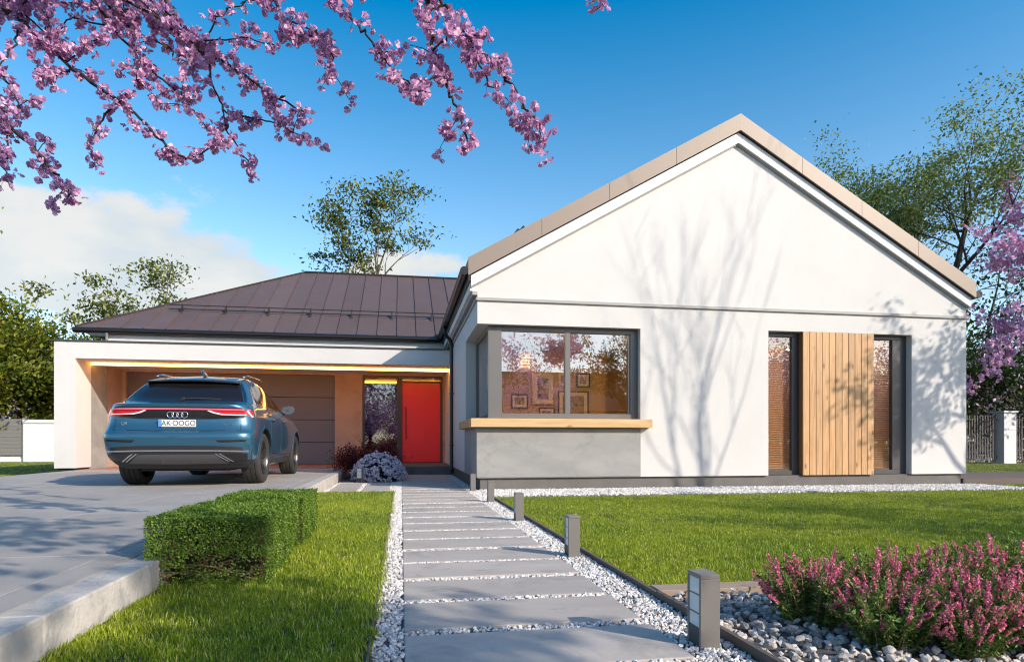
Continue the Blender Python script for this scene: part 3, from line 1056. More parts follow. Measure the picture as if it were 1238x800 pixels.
# left eave: fascia, soffit, gutter, roof window
box('eave_fascia', M['roof_dark'], 1.052, 1.09, 10.125, 17.2, 3.33, 3.425, roofo)
box('eave_soffit', M['white'], 1.0905, 1.2095, 10.241, 16.6, 3.20, 3.38, roofo)
box('eave_soffit', M['string'], 1.13, 1.2095, 10.241, 16.6, 3.14, 3.1995, roofo)
gt = MB().tube([(0.985, 10.10, 3.485), (0.985, 16.62, 3.485)], 0.068, 14)
part(gt, 'gutter', M['gutter'], smooth=True, angle=1.0)
gt = MB().tube([(10.46, 10.10, 3.485), (10.46, 24.2, 3.485)], 0.068, 14)
part(gt, 'gutter', M['gutter'], smooth=True, angle=1.0)
dpz = MB().tube([(0.985, 14.75, 3.43), (0.985, 14.75, 3.32), (1.02, 14.8, 3.24), (1.10, 14.85, 3.16), (1.15, 14.86, 3.08), (1.15, 14.86, 2.9), (1.15, 14.86, 0.35), (1.15, 14.80, 0.2), (1.15, 14.72, 0.1)], 0.042, 10)
dp = part(dpz, 'downpipe', M['gutter'], smooth=True)
for z in (3.0, 1.9, 0.7):
    part(MB().lathe([(-.015, .045), (-.015, .052), (.015, .052), (.015, .045)], 'z', (1.15, 14.86, z), 12).box(1.19, 1.21, 14.85, 14.87, z - .01, z + .01), 'bracket', M['gutter'], dp)
rw = MB()
for (dx, dy) in ((0, 0), (0.09, 0)):
    x = 1.72 + dx
    rw.prism([(x, 10.5, rz(x) + .02), (x + .2, 10.5, rz(x) + .27), (x + .23, 10.5, rz(x) + .25), (x + .03, 10.5, rz(x) + .0)], (0, 0.7, 0))
part(rw, 'roof_window', M['gutter'], roofo)

# corner window
FY = 10.36
cw = part(MB().box(1.40, 1.625, FY, FY + .09, 1.15, 2.68).box(1.625, 3.97, FY, FY + .09, 1.15, 1.245).box(1.625, 3.97, FY, FY + .09, 2.595, 2.68)
          .box(3.84, 3.97, FY, FY + .09, 1.245, 2.595).box(2.695, 2.785, FY, FY + .09, 1.245, 2.595)
          .box(1.40, 1.47, FY + .09, 12.14, 1.15, 1.23).box(1.40, 1.47, FY + .09, 12.14, 2.60, 2.68).box(1.40, 1.47, 12.05, 12.14, 1.23, 2.60), 'corner_window', M['frame_grey'], bevel=0.004)
box('sash', M['anthracite'], 3.80, 3.838, FY + .02, FY + .08, 1.245, 2.595, cw)
box('pane', M['glass'], 1.625, 2.695, FY + .05, FY + .056, 1.245, 2.595, cw)
box('pane', M['glass'], 2.785, 3.80, FY + .05, FY + .056, 1.245, 2.595, cw)
box('pane', M['glass'], 1.425, 1.431, FY + .09, 12.05, 1.23, 2.60, cw)
box('roller_blind', M['white'], 1.50, 1.505, FY + .12, 12.05, 1.2, 2.62)

# tall windows either side of the timber panel
TY = 10.37
w1 = part(MB().box(6.32, 6.38, TY, TY + .08, .19, 2.72).box(6.38, 6.985, TY, TY + .08, .19, .27).box(6.38, 6.985, TY, TY + .08, 2.64, 2.72).box(6.86, 6.985, TY, TY + .08, .27, 2.64), 'tall_window', M['anthracite'], bevel=0.004)
box('pane', M['glass_tall'], 6.38, 6.86, TY + .04, TY + .046, .27, 2.64, w1)
w2 = part(MB().box(8.40, 8.45, TY, TY + .08, .19, 2.72).box(8.45, 9.17, TY, TY + .08, .19, .27).box(8.45, 9.17, TY, TY + .08, 2.64, 2.72).box(8.88, 9.17, TY, TY + .08, .27, 2.64), 'tall_window', M['anthracite'], bevel=0.004)
box('pane', M['glass_tall'], 8.45, 8.88, TY + .04, TY + .046, .27, 2.64, w2)
tp = part(MB().box(6.995, 8.385, 10.262, 10.53, .195, 2.715), 'timber_panel', M['timber_side'])
nb = 11
bw = (8.395 - 6.985) / nb
for k in range(nb):
    x0 = 6.985 + k * bw
    o = box('board', M['timber'], x0 + .004, x0 + bw - .004, 10.236, 10.262, .188, 2.718, tp, bevel=0.003)
for (x0, x1) in ((6.33, 6.98), (8.41, 9.16)):
    mb = MB()
    for k in range(58):
        z = 0.3 + k * 0.041
        mb.prism([(x0, 10.46, z), (x0, 10.492, z + .030), (x0, 10.493, z + .028), (x0, 10.461, z - .002)], (x1 - x0, 0, 0))
    part(mb, 'venetian_blind', M['blind'])

# rooms seen through the glass
box('room_wall', M['room'], 1.52, 4.42, 13.5, 13.6, 0.2, 2.78)
box('room_wall', M['room'], 4.51, 10.0, 14.3, 14.4, 0.2, 2.78)
box('room_wall', M['room'], 4.43, 4.5, 13.6, 16.49, 0.2, 2.78)
box('room_wall', M['room'], 5.7, 5.8, 10.56, 14.2, 0.2, 2.78)
box('room_floor', M['room_floor'], 1.52, 10.0, 10.55, 23.6, 0.1875, 0.1995)
box('room_ceiling', M['white'], 1.52, 10.0, 10.55, 23.6, 2.785, 2.84)

# --- carport frame and entrance
pr = part(holes_wall([-7.52, 1.208], [0.2, 3.0], [(-7.1, 1.208, 0.2, 2.63)], 15.57, 16.31), 'carport_frame', M['plaster'])
box('shadow_gap', M['dark_line'], -7.46, -7.14, 15.62, 16.3, 0.0, 0.2)
box('carport_ceiling', M['white'], -7.4, 1.208, 16.311, 18.0, 2.66, 3.0)
for k in range(5):  # added discs, out of view, that light the corner room
    part(MB().lathe([(2.775, .07), (2.783, .07), (2.783, .0005)], 'z', (1.9 + k * .55, 11.0, 0), 16).lathe([(2.775, .0005), (2.775, .07)], 'z', (1.9 + k * .55, 11.0, 0), 16), 'added_fill_light', M['added_fill_light'])
for k in range(4):  # more added discs so the room behind the blinds looks warm
    part(MB().lathe([(2.775, .07), (2.783, .07), (2.783, .0005)], 'z', (6.4 + k * .95, 12.6, 0), 16).lathe([(2.775, .0005), (2.775, .07)], 'z', (6.4 + k * .95, 12.6, 0), 16), 'added_fill_light', M['added_fill_light'])
box('parapet_cap', M['anthracite'], -7.545, 1.206, 15.54, 16.75, 3.001, 3.032)
box('concrete_side_panel', M['concrete'], -7.4, -7.1, 16.312, 17.13, 0.14, 2.659)
box('reveal_strip', M['dark_line'], -7.4, -7.14, 17.13, 17.18, 0.14, 2.659)
box('carport_side_wall', M['glow_tinted_wall'], -7.4, -7.1, 17.18, 18.0, 0.14, 2.659)
part(holes_wall([-7.4, 1.208], [0.14, 2.659], [(-7.02, -1.78, 0.14, 2.60), (-1.05, -0.06, 0.2, 2.62), (-0.059, 1.15, 0.2, 2.62)], 18.001, 18.3), 'entrance_wall', M['glow_tinted_wall'])
gd_ = part(MB().box(-7.02, -1.78, 18.16, 18.2, 0.14, 2.60), 'garage_door', M['dark_line'])
for k in range(4):
    z0 = 0.165 + k * 0.609
    box('door_panel', M['garage'], -7.015, -1.785, 18.09, 18.159, z0 + .006, z0 + .603, gd_, bevel=0.004)
led = part(MB().box(-7.098, 1.205, 16.315, 16.345, 2.565, 2.625), 'led_strip', M['led'])
ew = part(MB().box(-1.05, -0.99, 18.05, 18.13, .2, 2.62).box(-.12, -.06, 18.05, 18.13, .2, 2.62).box(-.99, -.12, 18.05, 18.13, .2, .26).box(-.99, -.12, 18.05, 18.13, 2.55, 2.62), 'entry_window', M['anthracite'])
box('pane', M['glass_dark'], -.99, -.12, 18.08, 18.086, .26, 2.55, ew)
fd = part(MB().box(-.055, 0.03, 18.03, 18.13, .2, 2.62).box(1.085, 1.145, 18.03, 18.13, .2, 2.62).box(.03, 1.085, 18.03, 18.13, 2.43, 2.48).box(.03, 1.085, 18.03, 18.13, 2.575, 2.62).box(.03, 1.085, 18.03, 18.13, .2, .225), 'front_door', M['anthracite'])
box('door_leaf', M['red_door'], .033, 1.082, 18.05, 18.12, .228, 2.427, fd, bevel=0.003)
box('pane', M['glass_dark'], .03, 1.085, 18.08, 18.086, 2.48, 2.575, fd)
part(MB().tube([(.13, 17.99, .86), (.13, 17.99, 1.76)], .016, 8).tube([(.13, 17.99, 1.0), (.13, 18.05, 1.0)], .01, 6).tube([(.13, 17.99, 1.6), (.13, 18.05, 1.6)], .01, 6), 'handle', M['anthracite'], fd, smooth=True, angle=1.0)
box('hall_wall', M['dark_line'], -1.3, 1.2, 19.6, 19.7, .14, 2.66)
st = part(MB().box(-0.15, 1.255, 15.4, 18.0, -0.05, 0.2), 'entry_step', M['grey_render'], bevel=0.004)
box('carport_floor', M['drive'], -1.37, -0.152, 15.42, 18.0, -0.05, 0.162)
for k in range(9):  # thin slabs laid over the drive to carry the painted red glow
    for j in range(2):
        box('reddened_floor_slab', M['reddened_floor'], -7.03 + k * .625, -7.03 + k * .625 + .621, 15.62 + j * 1.19, 15.62 + j * 1.19 + 1.186, .1, .1665)
# --- garage wing: walls and roof
box('wing_wall', M['plaster'], -6.95, 1.207, 16.76, 17.09, 3.033, 3.40)
box('wing_wall', M['plaster'], -7.35, -6.96, 17.1, 25.3, 0.0, 3.40) if False else None
box('wing_side_wall', M['plaster'], -7.25, -6.951, 18.31, 25.3, 0.0, 3.40)
box('wing_rear_wall', M['plaster'], -6.95, 1.2, 25.0, 25.3, 0.0, 3.40)
box('wing_soffit', M['white'], -7.5, 0.98, 16.735, 17.4, 3.401, 3.42)
EX, EY, EZ, EP = -7.6, 16.7, 3.50, 0.585
RY = 21.27
AX = EX + (RY - EY)


def ez(y):
    return EZ + EP * (y - EY)


groof = part(MB().box(EX + .02, 1.0, EY, EY + .03, 3.37, 3.485), 'garage_roof', M['roof_dark'])
pw = 0.5
x = EX
k = 0
while x < 4.0:
    xa, xb = x, x + pw
    ya, yb = min(RY, EY + xa - EX), min(RY, EY + xb - EX)
    up = 0.012
    mb = MB()
    poly = [(xa, EY - .03, ez(EY - .03)), (xb - .004, EY - .03, ez(EY - .03)), (xb - .004, yb, ez(yb)), (xa, ya, ez(ya))]
    if yb > AX and False:
        pass
    mb.prism(poly, (0, -0.006, up))
    if ya > EY + .05:      # standing seam
        mb.prism([(xa - .009, EY - .03, ez(EY - .03) + up), (xa + .009, EY - .03, ez(EY - .03) + up), (xa + .009, ya, ez(ya) + up), (xa - .009, ya, ez(ya) + up)], (0, -0.012, 0.026))
    part(mb, 'roof_panel', M['roof_brown'], groof)
    x += pw
part(MB().prism([(EX, EY, EZ - .01), (AX, RY, ez(RY) - .01), (EX, 2 * RY - EY, EZ - .01)], (0, 0, -0.05)), 'hip_slope', M['roof_brown'], groof)
part(MB().prism([(EX, 2 * RY - EY, EZ - .012), (AX, RY, ez(RY) - .012), (5, RY, ez(RY) - .012), (5, 2 * RY - EY, EZ - .012)], (0, 0, -0.05)), 'rear_slope', M['roof_brown'], groof)
part(MB().tube([(EX, EY, EZ + .02), (AX, RY, ez(RY) + .03)], .035, 6), 'hip_cap', M['roof_dark'], groof)
part(MB().tube([(AX, RY, ez(RY) + .03), (4.0, RY, ez(RY) + .03)], .045, 6), 'ridge_cap', M['roof_dark'], groof)
part(MB().tube([(EX - .02, 16.63, 3.43), (0.985, 16.63, 3.43)], .066, 14), 'gutter', M['gutter'], groof, smooth=True, angle=1.0)
gy = 17.78
sg = part(MB().tube([(-5.9, gy, ez(gy) + .09), (2.2, gy, ez(gy) + .09)], .014, 6).tube([(-5.9, gy + .06, ez(gy + .06) + .17), (2.2, gy + .06, ez(gy + .06) + .17)], .014, 6), 'snow_guard', M['roof_dark'], groof)
for k in range(8):
    xx = -5.6 + k * 1.07
    part(MB().prism([(xx - .012, gy - .08, ez(gy - .08)), (xx - .012, gy + .12, ez(gy + .12)), (xx - .012, gy + .07, ez(gy) + .24), (xx - .012, gy - .02, ez(gy) + .13)], (.024, 0, 0)).box(xx - .03, xx + .03, gy - .1, gy - .06, ez(gy) - .05, ez(gy) + .01), 'guard_bracket', M['roof_dark'], H)
part(MB().tube([(-6.9, 16.63, 3.38), (-6.9, 16.63, 3.03)], .035, 8), 'downpipe', M['frame_grey'], H, smooth=True)

# ------------------------------------------------------------------ pictures and lamp in the room
def art_mat(name, seed, c):
    return mat(name, c, 0.8, var=(0.16, 0.10, 0.06), scale=7 + seed, contrast=(0.5, 0.62), detail=3)


pics = [(2.32, 2.68, 1.50, 1.80, 'small black framed picture lowest at left on the room wall', 'black_frame', .055),
        (2.77, 3.26, 1.58, 2.27, 'tall gilt framed print with wide cream mount behind left pane', 'gold', .10),
        (3.34, 3.64, 1.97, 2.29, 'gilt framed picture behind the window mullion', 'gold', .05),
        (3.76, 4.06, 1.97, 2.27, 'small black framed picture highest on the right of the room wall', 'black_frame', .055),
        (3.35, 4.03, 1.02, 1.88, 'largest framed picture with dark figure shapes behind right pane', 'black_frame', .08),
        (2.93, 3.27, 1.16, 1.52, 'small framed picture hanging under the tall gilt print', 'black_frame', .05)]
for k, (x0, x1, z0, z1, lb, fm, mw) in enumerate(pics):
    t = thing('framed_picture', lb, 'picture', ((x0 + x1) / 2, 13.48, z0), 'framed pictures on the room wall')
    f = .022
    MB().box(x0, x0 + f, 13.455, 13.495, z0, z1).box(x1 - f, x1, 13.455, 13.495, z0, z1).box(x0 + f, x1 - f, 13.455, 13.495, z0, z0 + f).box(x0 + f, x1 - f, 13.455, 13.495, z1 - f, z1).build('frame', M[fm], t)
    MB().box(x0 + f, x1 - f, 13.48, 13.49, z0 + f, z1 - f).build('mount', M['paper'], t)
    MB().box(x0 + f + mw, x1 - f - mw, 13.472, 13.479, z0 + f + mw, z1 - f - mw).build('print', art_mat('print_%d' % k, k, (0.46, 0.34, 0.2)), t)
lp = thing('pendant_lamp', 'glowing slatted timber pendant lamp hanging inside the corner room', 'lamp', (2.42, 12.4, 2.2))
MB().lathe([(2.24, .03), (2.24, .085), (2.36, .095), (2.48, .085), (2.48, .03)], 'z', (2.42, 12.4, 0), 16).build('globe', M['lampglow'], lp, smooth=True)
MB().tube([(2.42, 12.4, 2.48), (2.42, 12.4, 2.785)], .006, 5).build('cord', M['ink'], lp)
for k in range(6):
    z = 2.2 + k * .06
    MB().lathe([(0, .17), (.022, .17), (.022, .18), (0, .18), (0, .17)], 'z', (2.42, 12.4, z), 20).build('shade_ring', M['blind'], lp)

# ================================================================== CAR
CARX, CARY = -2.95, 9.08
car = thing('car', 'metallic blue coupe-like SUV parked on the driveway facing the carport', 'car', (CARX, CARY + 2.5, DZ), world=False)
car.scale = (.955, .955, .955)
car.location.y = CARY + 2.5 * .955 + .03


def cpart(o_or_mb, name, m, parent=None, **kw):
    o = o_or_mb.build(name, m, parent or car, **kw)
    if parent is None:
        o.location = (0, -2.5, 0)
    return o


def ring(z, yr, yf, wd, nr, nf, Lr, Lf):
    pts = []
    K = 16
    for i in range(K + 1):
        th = (i / K) ** 0.9 * math.pi / 2
        pts.append((wd * math.sin(th) ** (2 / nr) if i else 0.0, yr + Lr * (1 - max(math.cos(th), 0) ** (2 / nr)), z))
    ys, ye = yr + Lr, yf - Lf
    for i in range(1, 12):
        f = i / 12
        pts.append((wd + 0.012 * math.sin(math.pi * f), ys + (ye - ys) * f, z))
    for i in range(K + 1):
        th = (1 - i / K) ** 0.9 * math.pi / 2
        pts.append((wd * math.sin(th) ** (2 / nf) if i < K else 0.0, yf - Lf * (1 - max(math.cos(th), 0) ** (2 / nf)), z))
    return pts


#        z     yr    yf    w     nr   nf   Lr   Lf
LV = [(0.26, 0.30, 4.70, 0.86, 5.0, 3.0, 0.50, 0.8),
      (0.34, 0.17, 4.88, 0.93, 5.0, 3.0, 0.50, 0.8),
      (0.44, 0.07, 4.95, 0.97, 5.0, 3.0, 0.48, 0.8),
      (0.545, 0.03, 4.97, 0.985, 5.0, 3.0, 0.46, 0.8),
      (0.60, 0.015, 4.98, 0.992, 5.0, 3.0, 0.45, 0.8),
      (0.70, 0.0, 4.98, 0.998, 5.0, 3.0, 0.45, 0.8),
      (0.765, 0.012, 4.97, 0.998, 5.0, 3.0, 0.46, 0.8),
      (0.80, 0.055, 4.96, 0.996, 5.0, 3.0, 0.48, 0.8),
      (0.90, 0.105, 4.90, 0.992, 4.8, 2.9, 0.50, 0.9),
      (0.99, 0.115, 4.72, 0.988, 4.6, 2.8, 0.52, 1.0),
      (1.06, 0.095, 4.40, 0.970, 4.5, 2.7, 0.55, 1.1),
      (1.125, 0.060, 3.95, 0.950, 4.4, 2.6, 0.60, 1.1),
      (1.165, 0.045, 3.62, 0.930, 4.3, 2.6, 0.65, 0.9),
      (1.185, 0.10, 3.52, 0.915, 4.3, 2.6, 0.65, 0.8),
      (1.205, 0.22, 3.46, 0.895, 4.2, 2.6, 0.65, 0.75),
      (1.26, 0.36, 3.34, 0.865, 4.2, 2.8, 0.60, 0.7),
      (1.38, 0.55, 3.08, 0.805, 4.4, 3.0, 0.55, 0.65),
      (1.50, 0.75, 2.80, 0.740, 4.6, 3.2, 0.50, 0.6),
      (1.58, 0.93, 2.56, 0.690, 4.6, 3.2, 0.50, 0.6),
      (1.64, 1.15, 2.38, 0.635, 4.6, 3.2, 0.50, 0.6),
      (1.68, 1.40, 2.22, 0.560, 4.0, 3.0, 0.45, 0.5),
      (1.70, 1.62, 2.05, 0.420, 3.0, 3.0, 0.30, 0.3)]


def pchip(x, y, xq):
    x, y = np.array(x, float), np.array(y, float)
    h, d = np.diff(x), np.diff(y) / np.diff(x)
    m = np.zeros(len(x))
    for i in range(1, len(x) - 1):
        if d[i - 1] * d[i] > 0:
            m[i] = 2 * d[i - 1] * d[i] / (d[i - 1] + d[i])
    m[0], m[-1] = d[0], d[-1]
    i = np.clip(np.searchsorted(x, xq) - 1, 0, len(x) - 2)
    t = (xq - x[i]) / h[i]
    return (2 * t ** 3 - 3 * t ** 2 + 1) * y[i] + (t ** 3 - 2 * t ** 2 + t) * h[i] * m[i] + (-2 * t ** 3 + 3 * t ** 2) * y[i + 1] + (t ** 3 - t ** 2) * h[i] * m[i + 1]


lv = np.array(LV)
tq = np.linspace(0, len(LV) - 1, (len(LV) - 1) * 4 + 1)
cols = [pchip(np.arange(len(LV)), lv[:, k], tq) for k in range(8)]
V, Fc = [], []
nr_ = None
for i in range(len(tq)):
    half = ring(*[c[i] for c in cols])
    full = half + [(-p[0], p[1], p[2]) for p in half[-2:0:-1]]
    nr_ = len(full)
    V += full
for i in range(len(tq) - 1):
    for k in range(nr_):
        Fc.append((i * nr_ + k, i * nr_ + (k + 1) % nr_, (i + 1) * nr_ + (k + 1) % nr_, (i + 1) * nr_ + k))
Fc.append(tuple(range(nr_))[::-1])
Fc.append(tuple((len(tq) - 1) * nr_ + k for k in range(nr_)))
me = bpy.data.meshes.new('body')
me.from_pydata(V, [], Fc)
bm = bmesh.new()
bm.from_mesh(me)
bmesh.ops.recalc_face_normals(bm, faces=bm.faces)
BVH = BVHTree.FromBMesh(bm)
bm.to_mesh(me)
bm.free()
# wheel arches cut with a boolean, then baked
AXLES = (1.0, 3.99)
WR = 0.39
body_tmp = bpy.data.objects.new('body_tmp', me)
COL.objects.link(body_tmp)
cut = MB()
for ay in AXLES:
    for s in (-1, 1):
        cut.lathe([(s * .62, 0.0005), (s * .62, .455), (s * 1.2, .455), (s * 1.2, 0.0005)], 'x', (0, ay, WR + .01), 48)
cme = bpy.data.meshes.new('cut')
cme.from_pydata(cut.v, [], cut.f)
cbm = bmesh.new()
cbm.from_mesh(cme)
bmesh.ops.remove_doubles(cbm, verts=cbm.verts, dist=0.002)
bmesh.ops.recalc_face_normals(cbm, faces=cbm.faces)
cbm.to_mesh(cme)
cbm.free()
cuto = bpy.data.objects.new('cut', cme)
COL.objects.link(cuto)
md = body_tmp.modifiers.new('b', 'BOOLEAN')
md.object = cuto
md.operation = 'DIFFERENCE'
md.solver = 'EXACT'
dg = bpy.context.evaluated_depsgraph_get()
bme = bpy.data.meshes.new_from_object(body_tmp.evaluated_get(dg))
bme.name = 'body'
bpy.data.objects.remove(body_tmp)
bpy.data.objects.remove(cuto)
for p_ in bme.polygons:
    p_.use_smooth = True
bme.set_sharp_from_angle(angle=R(38))
bme.materials.clear()
bme.materials.append(M['paint'])
bme.materials.append(M['car_matt'])
for p_ in bme.polygons:
    c = p_.center
    p_.material_index = 0
    for ay in AXLES:
        if abs(c.x) < 1.1 and math.hypot(c.y - ay, c.z - WR - .01) < .458 and abs(p_.normal.x) < 0.6:
            p_.material_index = 1
    if c.z < .265 or (abs(c.x) < 0.63 and abs(p_.normal.x) > .9):
        p_.material_index = 1
    if c.z < .40 and c.y < .5:
        p_.material_index = 1
bodyo = link('body', bme, None, car)
bodyo.location = (0, -2.5, 0)


def patch(name, top, bot, m, axis='r', off=0.004, rows=6, thick=0.006, parent=None, sub=4, smooth=True):
    """sheet draped on the body between two polylines; axis 'r' = seen from the rear (x,z), 's+'/'s-' = from the sides (y,z)"""
    def dens(pl):
        o = []
        for a, c in zip(pl[:-1], pl[1:]):
            for k in range(sub):
                o.append((a[0] + (c[0] - a[0]) * k / sub, a[1] + (c[1] - a[1]) * k / sub))
        return o + [pl[-1]]
    T, B = dens(top), dens(bot)
    n = len(T)
    outer, inner = [], []
    for j in range(rows + 1):
        f = j / rows
        for i in range(n):
            a, z = T[i][0] * (1 - f) + B[i][0] * f, T[i][1] * (1 - f) + B[i][1] * f
            if axis == 'r':
                o, d = Vector((a, -1, z)), Vector((0, 1, 0))
            elif axis == 's+':
                o, d = Vector((2, a, z)), Vector((-1, 0, 0))
            else:
                o, d = Vector((-2, a, z)), Vector((1, 0, 0))
            h, nn, _, _ = BVH.ray_cast(o, d)
            if h is None:
                h, nn, _, _ = BVH.find_nearest(o + d * 1.0)
            if nn.dot(d) > 0:
                nn = -nn
            outer.append(h + nn * off)
            inner.append(h - nn * thick)
    mb = MB()
    c = len(outer)
    fs = []
    for j in range(rows):
        for i in range(n - 1):
            a = j * n + i
            fs.append((a, a + 1, a + n + 1, a + n))
    bd = [i for i in range(n)] + [j * n + n - 1 for j in range(1, rows + 1)] + [rows * n + i for i in range(n - 2, -1, -1)] + [j * n for j in range(rows - 1, 0, -1)]
    for a, b_ in zip(bd, bd[1:] + bd[:1]):
        fs.append((a, b_, c + b_, c + a))
    mb.add(outer + inner, fs)
    o = mb.build(name, m, parent or car, smooth=smooth, angle=0.9)
    if parent is None:
        o.location = (0, -2.5, 0)
    return o


def mir(pl):
    return [(-a, z) for a, z in pl]


# tailgate window, spoiler, wiper
rwnd = patch('rear_window', [(-.64, 1.545), (-.3, 1.555), (0, 1.558), (.3, 1.555), (.64, 1.545)], [(-.80, 1.225), (-.4, 1.215), (0, 1.213), (.4, 1.215), (.80, 1.225)], M['car_glass'], rows=8)
sp = MB()
sec = [(-.665, .98, 1.535), (-.64, .76, 1.552), (-.3, .715, 1.568), (0, .70, 1.572), (.3, .715, 1.568), (.64, .76, 1.552), (.665, .98, 1.535)]
vs, fs = [], []
for (x_, y_, z_) in sec:
    vs += [(x_, y_, z_), (x_, y_, z_ - .025), (x_ * .97, 1.3, 1.60), (x_ * .97, 1.3, 1.685 - abs(x_) * .055)]
for i in range(len(sec) - 1):
    a = i * 4
    fs += [(a, a + 4, a + 5, a + 1), (a + 1, a + 5, a + 6, a + 2), (a + 2, a + 6, a + 7, a + 3), (a + 3, a + 7, a + 4, a)]
fs += [(0, 1, 2, 3), tuple(q + 4 * (len(sec) - 1) for q in (3, 2, 1, 0))]
sp.add(vs, fs)
cpart(sp, 'roof_spoiler', M['car_black'], bevel=0.006, seg=2, smooth=True, angle=0.7)
patch('window_surround', [(-.67, 1.54), (0, 1.56), (.67, 1.54)], [(-.655, 1.46), (0, 1.475), (.655, 1.46)], M['car_black'], off=0.007, rows=3)
for s in (-1, 1):
    q = [(s * .645, 1.535), (s * .735, 1.38), (s * .81, 1.225)]
    q2 = [(s * .675, 1.525), (s * .765, 1.37), (s * .83, 1.225)]
    patch('side_fillet', q, q2, M['car_black'], off=0.009, rows=2)
wp = MB().tube([(.02, .33, 1.262), (.2, .34, 1.27), (.5, .38, 1.262)], .011, 6).tube([(0, .29, 1.245), (0, .36, 1.262)], .03, 8)
cpart(wp, 'wiper', M['car_matt'])
fin = MB().prism([(-.02, 1.25, 1.69), (-.02, 1.48, 1.70), (-.02, 1.35, 1.745), (-.02, 1.24, 1.775)], (.04, 0, 0))
cpart(fin, 'aerial_fin', M['paint'], bevel=0.008, seg=2, smooth=True, angle=0.8)

# lamp band
patch('lamp_band', [(-.93, 1.125), (-.5, 1.128), (0, 1.13), (.5, 1.128), (.93, 1.125)], [(-.965, .99), (-.5, .965), (0, .955), (.5, .965), (.965, .99)], M['car_black'], off=0.006, rows=6)
patch('light_bar', [(-.92, 1.109), (-.5, 1.113), (0, 1.115), (.5, 1.113), (.92, 1.109)], [(-.93, 1.093), (-.5, 1.097), (0, 1.099), (.5, 1.097), (.93, 1.093)], M['tail_bar'], off=0.013, rows=2)
for s in (-1, 1):
    tl = patch('tail_light', [(s * .42, 1.085), (s * .7, 1.083), (s * .94, 1.085)], [(s * .55, 1.028), (s * .72, 1.016), (s * .96, 1.008)], M['tail_red'], off=0.014, rows=4)
    patch('light_signature', [(s * .40, 1.086), (s * .47, 1.052), (s * .57, 1.030)], [(s * .44, 1.086), (s * .49, 1.066), (s * .575, 1.044)], M['tail_white'], off=0.020, rows=2, parent=tl)
    patch('light_signature', [(s * .57, 1.044), (s * .75, 1.036), (s * .88, 1.036)], [(s * .57, 1.030), (s * .75, 1.022), (s * .88, 1.022)], M['tail_white'], off=0.020, rows=2, parent=tl)
    patch('light_signature', [(s * .885, 1.085), (s * .905, 1.05), (s * .94, 1.0)], [(s * .90, 1.085), (s * .92, 1.05), (s * .955, 1.0)], M['tail_white'], off=0.020, rows=2, parent=tl)
# emblem of four rings, number plate, badges
em = MB()
for k in range(4):
    cx_ = (k - 1.5) * .062
    ringp = [(cx_ + .042 * math.cos(t * math.pi / 12), .088, 1.022 + .042 * math.sin(t * math.pi / 12)) for t in range(25)]
    em.tube(ringp, .0075, 6, cap=False)
cpart(em, 'ring_emblem', M['chrome'], smooth=True)


def text(name, s, size, m, loc, parent, rot=(R(90), 0, 0), ext=0.002, sx_=1.0):
    c = bpy.data.curves.new(name, 'FONT')
    c.body = s
    c.size = size
    c.extrude = ext
    c.align_x = 'CENTER'
    c.align_y = 'CENTER'
    o = bpy.data.objects.new(name, c)
    COL.objects.link(o)
    d_ = bpy.context.evaluated_depsgraph_get()
    me_ = bpy.data.meshes.new_from_object(o.evaluated_get(d_))
    bpy.data.objects.remove(o)
    me_.transform(Matrix.Translation(loc) @ Matrix.Rotation(rot[0], 4, 'X') @ Matrix.Diagonal((sx_, 1, 1, 1)))
    me_.name = name
    me_.materials.clear()
    me_.materials.append(m)
    r = bpy.data.objects.new(name, me_)
    COL.objects.link(r)
    r.parent = parent
    return r


pl_ = cpart(MB().box(-.245, .245, .072, .088, .850, .952), 'number_plate', M['plate'], bevel=0.004)
MB().box(-.243, -.198, .0695, .0715, .853, .949).build('country_strip', M['plate_blue'], pl_)
text('plate_text', 'AK\u00b7DOGO', .108, M['ink'], (.022, .0705, .900), pl_, ext=0.001, sx_=0.88)
for s_, x_, sz in (('Q8', -.70, .062), ('quattro', .66, .04)):
    h_, n_, _, _ = BVH.ray_cast(Vector((x_, -1, .895)), Vector((0, 1, 0)))
    t_ = text('badge', s_, sz, M['chrome'], (x_, h_.y - .004, .895), car, ext=0.003)
    t_.location = (0, -2.5, 0)
# tailgate shut line, bumper reflectors, lower trim
for s in (-1, 1):
    patch('bumper_slit', [(s * .52, .665), (s * .7, .668), (s * .92, .672)], [(s * .56, .635), (s * .7, .637), (s * .90, .648)], M['car_black'], off=0.004, rows=2)
patch('tailgate_seam', [(-.82, .806), (0, .800), (.82, .806)], [(-.82, .799), (0, .793), (.82, .799)], M['car_black'], off=0.002, rows=1)
for s in (-1, 1):
    patch('tailgate_seam', [(s * .82, .96), (s * .825, .88), (s * .825, .80)], [(s * .826, .96), (s * .831, .88), (s * .831, .80)], M['car_black'], off=0.002, rows=1)
patch('lower_valance', [(-.972, .56), (-.5, .585), (0, .59), (.5, .585), (.972, .56)], [(-.93, .35), (-.5, .30), (0, .295), (.5, .30), (.93, .35)], M['car_matt'], off=0.006, rows=8)
patch('chrome_strip', [(-.93, .520), (-.5, .530), (0, .532), (.5, .530), (.93, .520)], [(-.93, .500), (-.5, .510), (0, .512), (.5, .510), (.93, .500)], M['chrome'], off=0.014, rows=2)
patch('diffuser', [(-.50, .465), (0, .468), (.50, .465)], [(-.66, .345), (0, .335), (.66, .345)], M['silver'], off=0.014, rows=4)
